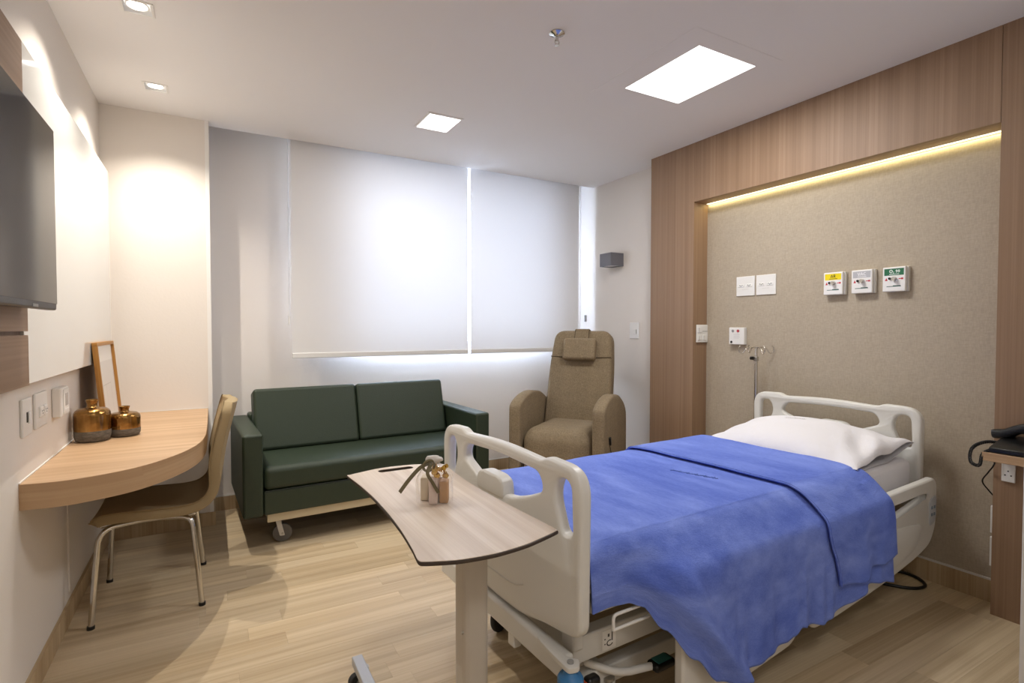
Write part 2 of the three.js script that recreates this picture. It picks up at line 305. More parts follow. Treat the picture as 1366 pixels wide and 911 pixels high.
{ const t = thing('wall_sconce', 'dark grey box wall sconce beside the blinds', 'wall lamp', [XR, 1.835, -3.616]);
  const s = new THREE.Shape(roundPoly([[-0.139, -0.075], [0, -0.075], [0, 0.075], [-0.139, 0.075]], 0.002)); s.holes.push(new THREE.Path(roundPoly([[-0.133, -0.069], [-0.133, 0.069], [-0.02, 0.069], [-0.02, -0.069]], 0.002)));
  const g = new THREE.ExtrudeGeometry(s, { depth: 0.11, bevelEnabled: false }); g.rotateX(-Math.PI / 2); g.translate(0, -0.055, 0); part('housing', g, std({ color: 0x737278, roughness: 0.55 }), t);
  part('lens', boxAt(-0.133, -0.02, -0.05, -0.046, -0.069, 0.069), std({ color: 0xd8dadd, roughness: 0.3 }), t); part('lens', boxAt(-0.133, -0.02, 0.046, 0.05, -0.069, 0.069), std({ color: 0xd8dadd, roughness: 0.3 }), t); }

// ---------------------------------------------------------------- roller blinds
function blind(x0, x1, label) {
  const t = thing('roller_blind', label, 'blind', [0, 0, -4.0], 0);
  part('roller', cyl(0.028, x1 - x0, 24), M.white, t, [(x0 + x1) / 2, 2.64, -0.028], [0, 0, Math.PI / 2]);
  part('fabric', new THREE.PlaneGeometry(x1 - x0, 2.64 - 1.06, 1, 1), M.blind, t, [(x0 + x1) / 2, (2.64 + 1.06) / 2, 0]);
  part('bottom_bar', rboxAt(x0, x1, 1.038, 1.074, -0.006, 0.007, 0.004), M.plastic, t);
  for (const x of [x0 + 0.01, x1 - 0.01]) part('bracket', rboxAt(x - 0.008, x + 0.008, 2.6, 2.72, -0.06, 0.0, 0.002), M.white, t);
  return t;
}
{ const a = blind(0.492, 1.838, 'wide white roller blind above the sofa'); part('maker_tag', boxAt(0.505, 0.535, 1.049, 1.054, 0.006, 0.0068), M.dark, a);
  part('chain', tube([[0.478, 2.6, -0.02], [0.478, 1.32, -0.02]], 0.0025, 6, 6), M.white, a); part('chain_tensioner', rboxAt(0.47, 0.486, 1.27, 1.34, -0.03, -0.012, 0.003), M.white, a);
  const b = blind(1.861, 2.953, 'narrower white roller blind above the recliner'); part('chain', tube([[2.985, 2.6, -0.02], [2.985, 1.4, -0.02]], 0.0025, 6, 6), M.white, b);
  part('chain_tensioner', rboxAt(3.072, 3.092, 1.31, 1.37, -0.07, -0.055, 0.003), M.grey, b); }

// ---------------------------------------------------------------- desk corner
{ const t = thing('wall_desk', 'pale oak wall desk with a curved front beside the television wall', 'desk', [0, 0, 0]);
  const pts = [[-0.547, 2.27], [-0.47, 2.258], [-0.40, 2.265], [-0.29, 2.312], [-0.20, 2.39], [-0.115, 2.525], [-0.058, 2.68], [-0.03, 2.87], [-0.024, 3.1], [-0.022, 3.4], [-0.022, 3.864]];
  const c = new THREE.SplineCurve(pts.map((p) => new THREE.Vector2(...p))).getPoints(60); const s = new THREE.Shape([...c, new THREE.Vector2(-0.5465, 3.864)]);
  const top = new THREE.ExtrudeGeometry(s, { depth: 0.083, bevelEnabled: true, bevelThickness: 0.001, bevelSize: 0.001, bevelOffset: -0.001, bevelSegments: 1 }); top.rotateX(-Math.PI / 2); top.translate(0, 0.661, 0);
  part('desktop', uvBox(toCreasedNormals(top, 0.5), true), M.deskWood, t);
  part('sealant_bead', boxAt(XL, XL + 0.003, 0.7455, 0.75, -3.862, -2.27), M.white, t); part('sealant_bead', boxAt(XL, -0.022, 0.7455, 0.75, -3.864, -3.861), M.white, t);
  part('cable_channel', boxAt(XL, XL + 0.006, 0.12, 0.66, -2.915, -2.905), M.wall, t); }
const bronze = (() => { const m = tex(256, 256, (u, v) => { const n = fbm(u * 10, v * 16, 10, 16, 91, 4), s = vn(u * 64, v * 6, 64, 6, 33); return mix3([104, 72, 34], [186, 146, 88], Math.max(0, Math.min(1, 0.2 + n * 0.8 + (s - 0.5) * 0.3))); });
  const b = tex(256, 256, (u, v) => 0.5 + 0.6 * (vn(u * 48, v * 8, 48, 8, 8) - 0.5) + 0.5 * (vn(u * 24, v * 24, 24, 24, 18) - 0.5), false); return std({ map: m, roughness: 0.2, metalness: 0.95, bumpMap: b, bumpScale: 0.0014 }); })();
const stone = (() => { const m = tex(256, 128, (u, v) => { const n = fbm(u * 30, v * 15, 30, 15, 95, 3), k = vn(u * 128, v * 64, 128, 64, 98); return mix3([84, 79, 72], [140, 132, 121], n * 0.8 + 0.3 * (k - 0.5)); }); return std({ map: m, roughness: 0.9 }); })();
function vase(x, z, r, h, label) {
  const t = thing('vase', label, 'vase', [x, 0.745, z]); const lathe = (p, s = 48) => new THREE.LatheGeometry(p.map((q) => new THREE.Vector2(q[0] * r, q[1] * h)), s);
  part('base', lathe([[0, 0], [0.78, 0], [0.9, 0.03], [0.98, 0.1], [1, 0.17], [1, 0.27]]), stone, t);
  part('body', lathe([[1, 0.27], [1.0, 0.62], [0.975, 0.69], [0.91, 0.74], [0.78, 0.78], [0.55, 0.8], [0.4, 0.81], [0.33, 0.825]]), bronze, t);
  part('neck', lathe([[0.33, 0.825], [0.28, 0.85], [0.29, 0.9], [0.35, 0.985], [0.36, 1], [0.32, 0.995], [0.23, 0.9], [0.23, 0.8]]), bronze, t);
}
vase(-0.468, -3.0, 0.068, 0.185, 'taller bronze glazed vase with grey stone base on the desk');
vase(-0.36, -3.075, 0.063, 0.138, 'shorter squat bronze glazed vase with grey stone base on the desk');
{ const t = thing('picture_frame', 'thin oak picture frame leaning on the white panel behind the vases', 'picture frame', [-0.448, 0.746, -3.43], Math.PI / 2);
  const W = 0.5, Hh = 0.435, d = 0.022, q = 0.018, lean = -0.085;
  const put = (n, g, m, p, l) => { const o = part(n, g, m, t, undefined, undefined, l); g.translate(...p); g.rotateX(lean); return o; };
  put('frame_bar', rbox(W, q, d, 0.002, 2, true), M.frameWood, [0, q / 2, 0]); put('frame_bar', rbox(W, q, d, 0.002, 2, true), M.frameWood, [0, Hh - q / 2, 0]);
  for (const s of [-1, 1]) put('frame_bar', rbox(q, Hh - 2 * q, d, 0.002, 2), M.frameWood, [s * (W - q) / 2, Hh / 2, 0]);
  const pic = canvasMat(512, 448, (x, w, h) => { x.fillStyle = '#e9e7e4'; x.fillRect(0, 0, w, h); x.fillStyle = '#d3d0ce'; x.fillRect(0, h * 0.2, w, h * 0.8); x.strokeStyle = '#a7a4a2'; x.lineWidth = 5; x.strokeRect(w * 0.2, h * 0.5, w * 0.5, h * 0.6); x.strokeRect(w * 0.4, h * 0.5, w * 0.001, h * 0.6); });
  put('print', new THREE.PlaneGeometry(W - 2 * q, Hh - 2 * q), pic, [0, Hh / 2, -0.002]); put('backing', box(W - 0.01, Hh - 0.01, 0.004), M.frameWood, [0, Hh / 2, -0.009]);
  put('glass', new THREE.PlaneGeometry(W - 2 * q, Hh - 2 * q), M.glass, [0, Hh / 2, 0.003]); }
{ const t = thing('desk_chair', 'beige upholstered desk chair with chrome legs under the desk', 'chair', [-0.25, 0, -3.0]);
  // side profile runs from the front lip of the seat to the top of the back; the chair faces the wall
  const prof = new THREE.SplineCurve([[-0.205, 0.418], [-0.19, 0.438], [-0.12, 0.447], [0.0, 0.443], [0.13, 0.44], [0.2, 0.458], [0.236, 0.51], [0.252, 0.58], [0.272, 0.7], [0.3, 0.82], [0.322, 0.905]].map((p) => new THREE.Vector2(...p)));
  const half = (u) => 0.205 - 0.012 * sm(0.55, 1, u) - 0.05 * sm(0.93, 1, u) * sm(0.93, 1, u);
  const shp = (u, v) => { const p = prof.getPointAt(u), w = half(u), s = (v - 0.5) * 2, back = sm(0.5, 0.7, u); return [p.x - back * 0.025 * s * s, p.y + (1 - back) * 0.012 * s * s, -s * w]; };
  const pad = shell(shp, 70, 30, 0.042, (u, v) => [u * 1.0, v * 0.42]); part('seat_shell', pad, M.chairFabric, t);
  const edge = []; for (let i = 0; i <= 60; i++) edge.push(i / 60);
  for (const v of [0, 1]) part('piping', tube(edge.filter((e, i) => i % 3 === 0).map((u) => { const p = shp(u, v); return [p[0], p[1], p[2]]; }), 0.004, 80, 6), std({ color: 0x8d7957, roughness: 0.9 }), t);
  for (const s of [-1, 1]) {
    const z = s * 0.237, zi = s * 0.15;
    const g = part('frame_bar', bent([[-0.17, 0.398, zi], [-0.17, 0.398, zi], [0.17, 0.398, zi]], 0.011, 0.03), M.chrome, t);
    part('leg', bent([[-0.04, 0.398, zi], [-0.175, 0.396, s * 0.19], [-0.2, 0.0, z]], 0.0115, 0.07), M.chrome, t);
    part('leg', bent([[0.05, 0.398, zi], [0.165, 0.396, s * 0.19], [0.2, 0.0, z]], 0.0115, 0.05), M.chrome, t);
    for (const x of [-0.2, 0.2]) part('foot_cap', cyl(0.014, 0.014, 14), M.black, t, [x, 0.007, z]);
  }
  part('seat_plate', rbox(0.3, 0.008, 0.3, 0.003), M.steel, t, [0, 0.402, 0]); }

// ---------------------------------------------------------------- television
{ const t = thing('television', 'black flat television on the wood wall panel', 'television', [-0.42, 1.585, -1.68], Math.PI / 2);
  part('bezel', rbox(0.97, 0.56, 0.03, 0.006, 3), M.dark, t, [0, 0, -0.016]); part('screen', rbox(0.952, 0.535, 0.004, 0.001, 1), M.screen, t, [0, 0.007, 0]);
  part('back_housing', rbox(0.6, 0.35, 0.03, 0.01), M.black, t, [0, -0.05, -0.044]); part('wall_bracket', rbox(0.3, 0.25, 0.012, 0.003), M.steel, t, [0, -0.02, -0.06]); part('logo_plate', box(0.05, 0.008, 0.001), M.grey, t, [0.25, -0.272, -0.0005]); }

// ---------------------------------------------------------------- switches, sockets and wall devices
function wallGroup(name, label, cat, side, y, z, x, group) { return thing(name, label, cat, [x ?? (side < 0 ? XL : XR), y, z], side < 0 ? Math.PI / 2 : -Math.PI / 2, group); }
{ let t = wallGroup('light_switch', 'narrow white switch plate with a dark rocker nearest the desk corner', 'switch', -1, 0.952, -2.346, undefined, 'plates above the desk');
  part('plate', rbox(0.1, 0.126, 0.009, 0.004), M.plastic, t, [0, 0, 0.0045]); part('rocker', rbox(0.022, 0.04, 0.006, 0.002), M.white, t, [0.012, -0.002, 0.011]); part('dark_insert', rbox(0.012, 0.034, 0.003, 0.001), M.black, t, [-0.006, 0, 0.0095]);
  t = wallGroup('wall_socket', 'wide white socket plate between two plates above the desk', 'socket', -1, 0.955, -2.52, undefined, 'plates above the desk'); part('plate', rbox(0.15, 0.126, 0.009, 0.004), M.plastic, t, [0, 0, 0.0045]);
  for (const x of [-0.022, 0.03]) { const o = part('socket', rbox(0.04, 0.04, 0.012, 0.006), M.plastic, t, [x, -0.005, 0.01]); for (const s of [-1, 0, 1]) part('pin_hole', cyl(0.0025, 0.003, 10), M.grey, o, [s * 0.009, s ? 0.003 : -0.006, 0.0055], [Math.PI / 2, 0, 0]); }
  t = wallGroup('thermostat', 'white boxed control plate above the desk closest to the vases', 'thermostat', -1, 0.955, -2.76, undefined, 'plates above the desk'); part('plate', rbox(0.13, 0.115, 0.03, 0.006), M.plastic, t, [0, 0, 0.015]); part('bezel', rbox(0.085, 0.1, 0.006, 0.003), M.white, t, [0.008, 0, 0.031]); part('display', rbox(0.045, 0.05, 0.003, 0.001), std({ color: 0xa7a29d, roughness: 0.3 }), t, [0.008, 0.008, 0.0335]); part('button_bar', rbox(0.06, 0.012, 0.003, 0.001), M.plastic, t, [0.008, -0.035, 0.0335]); }
{ const t = wallGroup('light_switch', 'white switch plate on the wall between recliner and wood cladding', 'switch', 1, 1.228, -3.396); part('plate', rbox(0.11, 0.135, 0.009, 0.004), M.plastic, t, [0, 0, 0.0045]); part('rocker', rbox(0.05, 0.045, 0.006, 0.002), M.white, t, [0.01, -0.01, 0.01]); part('switch_slot', rbox(0.006, 0.035, 0.003, 0.001), M.grey, t, [0.03, -0.008, 0.0125]); }
{ const t = thing('light_switch', 'white triple switch plate on the wood niche reveal', 'switch', [3.035, 1.21, -2.649], 0);
  part('plate', rbox(0.112, 0.125, 0.008, 0.004), M.plastic, t, [0, 0, 0.005]); for (const [x, y] of [[-0.026, 0.026], [-0.026, -0.028], [0.022, -0.028]]) { const o = part('rocker', rbox(0.032, 0.036, 0.006, 0.002), M.white, t, [x, y, 0.0105]); part('rocker_slot', box(0.003, 0.03, 0.001), M.grey, o, [-0.012, 0, 0.0033]); } part('name_strip', box(0.05, 0.004, 0.0006), M.grey, t, [0.026, 0.016, 0.0093]); }
[[-2.33, 'white double socket plate in the niche closest to the switch reveal'], [-2.18, 'white double socket plate in the niche towards the gas outlets']].forEach(([z, l]) => {
  const t = wallGroup('wall_socket', l, 'socket', 1, 1.526, z, XR - 0.003, 'paired socket plates in the bed niche'); part('plate', rbox(0.138, 0.128, 0.008, 0.003), M.plastic, t, [0, 0, 0.004]);
  for (const x of [-0.03, 0.03]) { const o = part('socket', rbox(0.044, 0.02, 0.006, 0.003), M.white, t, [x, 0.004, 0.008]); for (const s of [-1, 0, 1]) part('pin_hole', cyl(0.003, 0.002, 8), M.dark, o, [s * 0.009, s ? 0.002 : -0.003, 0.0028], [Math.PI / 2, 0, 0]); } part('label_strip', box(0.05, 0.003, 0.0005), M.trim, t, [0, -0.022, 0.0082]);
});
function gasOutlet(z, label, band, ink, text, sub) {
  const t = wallGroup('gas_outlet', label, 'gas outlet', 1, 1.5, z, XR - 0.003, 'medical gas outlets');
  part('back_box', rbox(0.112, 0.126, 0.02, 0.003), M.trim, t, [0.004, 0, 0.01]); part('cover', rbox(0.106, 0.126, 0.018, 0.004), M.plastic, t, [0, 0, 0.026]);
  const m = canvasMat(512, 600, (x, w, h) => {
    x.fillStyle = '#eceae8'; x.fillRect(0, 0, w, h); x.fillStyle = band; x.fillRect(w * 0.04, h * 0.03, w * 0.92, h * 0.3);
    x.fillStyle = ink; x.textAlign = 'center'; x.font = 'bold 120px sans-serif'; if (text[0] === 'O') { x.fillText('O', w * 0.36, h * 0.22); x.font = 'bold 60px sans-serif'; x.fillText('2', w * 0.48, h * 0.24); x.font = 'bold 100px sans-serif'; x.fillText('99', w * 0.68, h * 0.21); } else x.fillText(text, w / 2, h * 0.22); if (sub) { x.font = 'bold 34px sans-serif'; x.fillRect(w * 0.28, h * 0.265, w * 0.46, h * 0.025); }
    x.fillStyle = '#c22a3c'; x.font = 'bold 90px sans-serif'; x.beginPath(); x.moveTo(w * 0.07, h * 0.56); x.lineTo(w * 0.14, h * 0.42); x.lineTo(w * 0.21, h * 0.56); x.fill(); x.fillRect(w * 0.72, h * 0.47, w * 0.2, h * 0.035); x.fillRect(w * 0.84, h * 0.45, w * 0.1, h * 0.075);
    x.fillStyle = '#2f5a52'; x.fillRect(w * 0.16, h * 0.8, w * 0.68, h * 0.03); x.fillRect(w * 0.46, h * 0.775, w * 0.36, h * 0.05);
  }, 0.35);
  part('label', new THREE.PlaneGeometry(0.098, 0.116), m, t, [0, 0, 0.0353]);
  part('valve_collar', cyl(0.011, 0.012, 20), M.chrome, t, [0.004, 0.002, 0.04], [Math.PI / 2, 0, 0]); part('valve_knob', cyl(0.009, 0.014, 20), M.steel, t, [0.006, 0.002, 0.05], [Math.PI / 2, 0, 0]); part('lock_button', cyl(0.006, 0.008, 16), M.black, t, [-0.018, 0.004, 0.039], [Math.PI / 2, 0, 0]);
}
gasOutlet(-1.742, 'medical gas outlet with yellow AR label in the bed niche', '#f0d800', '#26220c', 'AR', true);
gasOutlet(-1.59, 'medical gas outlet with grey VAC label in the bed niche', '#b9b9bd', '#ecebec', 'VAC', true);
gasOutlet(-1.434, 'medical gas outlet with green oxygen label in the bed niche', '#1f6a48', '#eef4ee', 'O2 99', true);
{ const t = wallGroup('nurse_call_box', 'small white call box with two round buttons above the drip stand', 'call box', 1, 1.196, -2.378, XR - 0.003);
  part('housing', rbox(0.118, 0.114, 0.03, 0.005), M.plastic, t, [0, 0, 0.015]); part('button', cyl(0.009, 0.006, 20), M.grey, t, [-0.026, 0.034, 0.031], [Math.PI / 2, 0, 0], 'grey button'); part('button', cyl(0.009, 0.006, 20), std({ color: 0xb2303a, roughness: 0.4 }), t, [0.014, 0.034, 0.031], [Math.PI / 2, 0, 0], 'red button');
  part('jack', cyl(0.008, 0.004, 18), M.black, t, [-0.038, -0.04, 0.0305], [Math.PI / 2, 0, 0]); part('printed_lines', new THREE.PlaneGeometry(0.06, 0.04), canvasMat(128, 96, (x) => { x.fillStyle = '#e9e7e3'; x.fillRect(0, 0, 128, 96); x.fillStyle = '#c9c7c4'; for (let k = 0; k < 5; k++) x.fillRect(10, 8 + k * 18, 90 + (k % 2) * 14, 5); }), t, [0.004, 0, 0.0304]); }
[[0.41, 0.12, 'upper slim white plate on the niche edge below the telephone shelf'], [0.268, 0.13, 'lower slim white plate on the niche edge near the skirting']].forEach(([y, h, l]) => { const t = thing('wall_plate', l, 'plate', [3.02, y, -0.9865], Math.PI); part('plate', rbox(0.09, h, 0.012, 0.003), M.plastic, t, [0, 0, 0.006]); part('plate_insert', rbox(0.05, h * 0.6, 0.004, 0.001), M.white, t, [0, 0, 0.013]); });
{ const t = wallGroup('wall_socket', 'small white socket on wood cladding under the telephone shelf', 'socket', 1, 0.637, -0.932, XP); part('plate', rbox(0.046, 0.085, 0.008, 0.003), M.plastic, t, [0, 0, 0.004]); for (const [x, y] of [[0, 0.004], [-0.01, -0.014], [0.01, -0.014]]) part('pin_hole', cyl(0.003, 0.002, 10), M.dark, t, [x, y, 0.0078], [Math.PI / 2, 0, 0]); }

// ---------------------------------------------------------------- telephone shelf
{ const t = thing('telephone_shelf', 'small wood shelf fixed to the wood cladding', 'shelf', [0, 0, 0]); part('shelf_board', rboxAt(2.765, XP, 0.705, 0.74, -0.96, -0.61, 0.002, 1, true), M.deskWood, t); part('bracket', rboxAt(2.83, XP, 0.675, 0.705, -0.72, -0.68, 0.002), M.steel, t); }
{ const t = thing('telephone', 'black corded desk telephone on the wood shelf', 'telephone', [2.86, 0.741, -0.84], -Math.PI / 2);
  const s = new THREE.Shape(roundPoly([[-0.09, 0], [0.09, 0], [0.09, 0.05], [0.07, 0.058], [-0.09, 0.022]], 0.006)); const g = extr(s, 0.2, 0.004, 2); g.rotateY(Math.PI / 2);
  part('base', g, M.black, t);
  const hs = extr(new THREE.Shape(closedCurve([[-0.1, 0.03], [-0.105, 0.055], [-0.07, 0.062], [-0.02, 0.085], [0.04, 0.09], [0.09, 0.075], [0.115, 0.07], [0.11, 0.04], [0.075, 0.04], [0.04, 0.058], [-0.02, 0.055], [-0.06, 0.035]], 60)), 0.045, 0.012, 4); hs.scale(1.2, 1.35, 1.15); hs.translate(0.0, 0.012, 0); hs.rotateY(-0.25);
  part('handset', hs, M.black, t, [-0.012, -0.012, -0.03]);
  for (let i = 0; i < 3; i++) for (let j = 0; j < 4; j++) part('key', rbox(0.012, 0.006, 0.01, 0.002), M.grey, t, [0.02 + i * 0.02, 0.036 - (j - 1.5) * 0.0035, 0.02 + j * 0.017]);
  const pts = []; const c = new THREE.CatmullRomCurve3([[-0.06, 0.02, -0.03], [-0.13, 0.03, 0.02], [-0.165, 0.0, 0.06], [-0.16, -0.055, 0.08], [-0.13, -0.06, 0.09], [-0.118, -0.01, 0.09], [-0.09, 0.015, 0.075]].map(V));
  for (let i = 0; i <= 420; i++) { const u = i / 420, p = c.getPointAt(u), a = u * Math.PI * 2 * 46; pts.push([p.x + Math.cos(a) * 0.005, p.y + Math.sin(a) * 0.005, p.z + Math.cos(a) * 0.002]); }
  part('coiled_cord', tube(pts, 0.0026, 900, 5), M.black, t); }
{ const t = thing('telephone_cable', 'thin black cable hanging down below the telephone shelf', 'cable', [0, 0, 0]); part('cable', tube([[2.93, 0.705, -0.967], [2.93, 0.66, -0.975], [2.95, 0.62, -1.0], [2.98, 0.57, -1.03], [3.0, 0.53, -1.015], [3.03, 0.49, -0.995]], 0.003, 50, 6), M.black, t); }

// ---------------------------------------------------------------- casters
function caster(parent, x, z, r, wheelMat, turn = 0.4, topY) {
  const g = new THREE.Group(); g.name = 'caster'; g.position.set(x, 0, z); g.rotation.y = turn; parent.add(g);
  const w = new THREE.LatheGeometry([[0.0, -0.013], [r * 0.55, -0.013], [r * 0.6, -0.009], [r * 0.94, -0.012], [r, -0.006], [r, 0.006], [r * 0.94, 0.012], [r * 0.6, 0.009], [r * 0.55, 0.013], [0, 0.013]].map((p) => new THREE.Vector2(...p)), 32); w.rotateX(Math.PI / 2);
  part('wheel', w, wheelMat, g, [0, r, 0]); part('axle', cyl(0.006, 0.042, 12), M.steel, g, [0, r, 0], [Math.PI / 2, 0, 0]);
  const hgt = (topY ?? r * 2.3);
  for (const s of [-1, 1]) { const f = new THREE.Shape(roundPoly([[-0.014, r - 0.014], [0.014, r - 0.014], [0.04, hgt], [0.012, hgt]], 0.006)); part('fork', extr(f, 0.003, 0.0005, 1), M.trim, g, [0, 0, s * 0.0185]); }
  part('swivel', cyl(0.02, 0.012, 16), M.steel, g, [0.03, hgt + 0.003, 0]);
  return g;
}

// ---------------------------------------------------------------- sofa
{ const t = thing('sofa', 'dark green leatherette two seat sofa on casters under the window', 'sofa', [0.14, 0, -3.25], 2.5 * D2R);
  const W = 1.55, Dp = 0.8;
  for (const x of [0, W - 0.105]) { const a = part('armrest', rboxAt(x, x + 0.105, 0.195, 0.66, -Dp, 0, 0.016, 4), M.leather, t);
    const y = 0.648; part('seam', bent([[x + 0.006, y, -Dp + 0.02], [x + 0.006, y, -0.006], [x + 0.099, y, -0.006], [x + 0.099, y, -Dp + 0.02]], 0.0022, 0.012, 6), M.leatherSeam, a); }
  part('base_panel', rboxAt(0.108, W - 0.108, 0.2, 0.332, -0.5, -0.004, 0.008, 3), M.leather, t);
  const sg = new RoundedBoxGeometry(W - 0.216, 0.135, 0.62, 6, 0.035); const p = sg.attributes.position; for (let i = 0; i < p.count; i++) if (p.getY(i) > 0) p.setY(i, p.getY(i) + 0.012 * Math.cos(p.getX(i) / (W - 0.2) * Math.PI) * sm(-0.31, -0.05, -Math.abs(p.getZ(i)))); sg.computeVertexNormals();
  sg.translate(W / 2, 0.4, -0.31); part('seat', uvBox(sg), M.leather, t);
  part('seat_seam', bent([[0.115, 0.334, -0.005], [W / 2, 0.334, -0.005], [W - 0.115, 0.334, -0.005]], 0.003, 0.01, 6), M.leatherSeam, t);
  for (const s of [0, 1]) {
    const w = (W - 0.225) / 2, g = new RoundedBoxGeometry(w - 0.004, 0.4, 0.15, 6, 0.022), q = g.attributes.position;
    for (let i = 0; i < q.count; i++) { const bx = Math.cos(q.getX(i) / w * Math.PI), by = Math.cos(q.getY(i) / 0.4 * Math.PI); if (q.getZ(i) > 0) q.setZ(i, q.getZ(i) + 0.018 * Math.max(0, bx * by)); }
    g.computeVertexNormals(); g.rotateX(-0.27); g.translate(0.112 + w * (s + 0.5), 0.645, -0.575);
    part('back_cushion', uvBox(g), M.leather, t);
  }
  part('back_panel', rboxAt(0.1, W - 0.1, 0.2, 0.68, -Dp, -Dp + 0.1, 0.016, 3), M.leather, t);
  part('base_rail', rboxAt(0.125, W - 0.125, 0.152, 0.198, -0.045, -0.02, 0.002, 1, true), std({ color: 0xcdbf9f, roughness: 0.5 }), t); part('base_rail', rboxAt(0.125, W - 0.125, 0.152, 0.198, -0.72, -0.69, 0.002, 1, true), M.bedFrame, t);
  for (const x of [0.13, W - 0.16]) part('cross_rail', rboxAt(x, x + 0.03, 0.158, 0.196, -0.69, -0.045, 0.002, 1), M.bedFrame, t);
  const wm = std({ color: 0x6a6662, roughness: 0.5 });
  for (const [x, z] of [[0.215, -0.11], [W - 0.2, -0.11], [0.215, -0.62], [W - 0.2, -0.62]]) caster(t, x, z, 0.053, wm, 3.0, 0.148); }

// ---------------------------------------------------------------- recliner
{ const t = thing('recliner', 'beige woven fabric recliner with a strap headrest in the corner', 'armchair', [2.075, 0, -3.08], -54 * D2R);
  for (const s of [-1, 1]) {
    const sh = new THREE.Shape(closedCurve([[0.0, 0.09], [0.004, 0.4], [0.0, 0.66], [-0.03, 0.712], [-0.13, 0.752], [-0.27, 0.772], [-0.42, 0.755], [-0.56, 0.69], [-0.645, 0.6], [-0.655, 0.35], [-0.63, 0.09], [-0.3, 0.085]], 90));
    const g = extr(sh, 0.09, 0.018, 4); g.rotateY(-Math.PI / 2); g.translate(s * 0.31, 0, 0); // shape x becomes local z
    const a = part('armrest', uvBox(g), M.fabric, t);
  }
  const sg = new RoundedBoxGeometry(0.525, 0.46, 0.6, 8, 0.11), p = sg.attributes.position; for (let i = 0; i < p.count; i++) { const x = p.getX(i) / 0.2625; if (p.getY(i) > 0) p.setY(i, p.getY(i) + 0.015 * (1 - x * x)); if (p.getZ(i) > 0) p.setZ(i, p.getZ(i) + 0.02 * (1 - x * x)); } sg.computeVertexNormals(); sg.translate(0, 0.305, -0.285); part('seat', uvBox(sg), M.fabric, t);
  const bs = new THREE.Shape(roundPoly([[-0.262, 0, 0.03], [0.262, 0, 0.03], [0.256, 0.5, 0.3], [0.232, 0.785, 0.085], [-0.232, 0.785, 0.085], [-0.256, 0.5, 0.3]], 0.05, 8));
  const tilt = -0.27, mk = (g, x, y, z) => { g.rotateX(tilt); g.translate(x, y, z); return uvBox(g); };
  part('backrest', mk(extr(bs, 0.13, 0.03, 5), 0, 0.46, -0.5), M.fabric, t);
  part('crease', mk(tube([[-0.246, 0.565, 0.064], [-0.15, 0.56, 0.067], [0, 0.558, 0.067], [0.15, 0.56, 0.067], [0.246, 0.565, 0.064]], 0.004, 40, 6), 0, 0.46, -0.5), M.fabricSeam, t);
  const hg = new RoundedBoxGeometry(0.265, 0.175, 0.07, 6, 0.024); hg.translate(0, 0.617, 0.1); part('headrest_pillow', mk(hg, 0, 0.46, -0.5), M.fabric, t);
  const st = new RoundedBoxGeometry(0.115, 0.13, 0.01, 2, 0.004); st.translate(0, 0.728, 0.067); const st2 = new RoundedBoxGeometry(0.115, 0.012, 0.15, 2, 0.004); st2.translate(0, 0.782, 0); part('headrest_strap', mk(mergeGeometries([st, st2]), 0, 0.46, -0.5), M.fabric, t);
  for (const s of [-1, 1]) part('strap_edge', mk(bent([[s * 0.0575, 0.69, 0.072], [s * 0.0575, 0.788, 0.072], [s * 0.0575, 0.788, -0.06]], 0.0025, 0.01, 6), 0, 0.46, -0.5), M.fabricSeam, t);
  part('back_shell', uvBox(rboxAt(-0.26, 0.26, 0.1, 0.5, -0.64, -0.55, 0.02)), M.fabric, t);
  const h = part('hand_control', rbox(0.016, 0.06, 0.024, 0.007), M.black, t, [0.362, 0.47, -0.12], [0.3, 0, 0]); part('control_cable', tube([[0.36, 0.44, -0.12], [0.364, 0.36, -0.15], [0.364, 0.3, -0.13], [0.358, 0.22, -0.15], [0.35, 0.12, -0.2]], 0.0022, 30, 6), M.rubber, t);
  part('foot_base', rboxAt(-0.3, 0.3, 0, 0.09, -0.58, -0.05, 0.01), M.dark, t); }

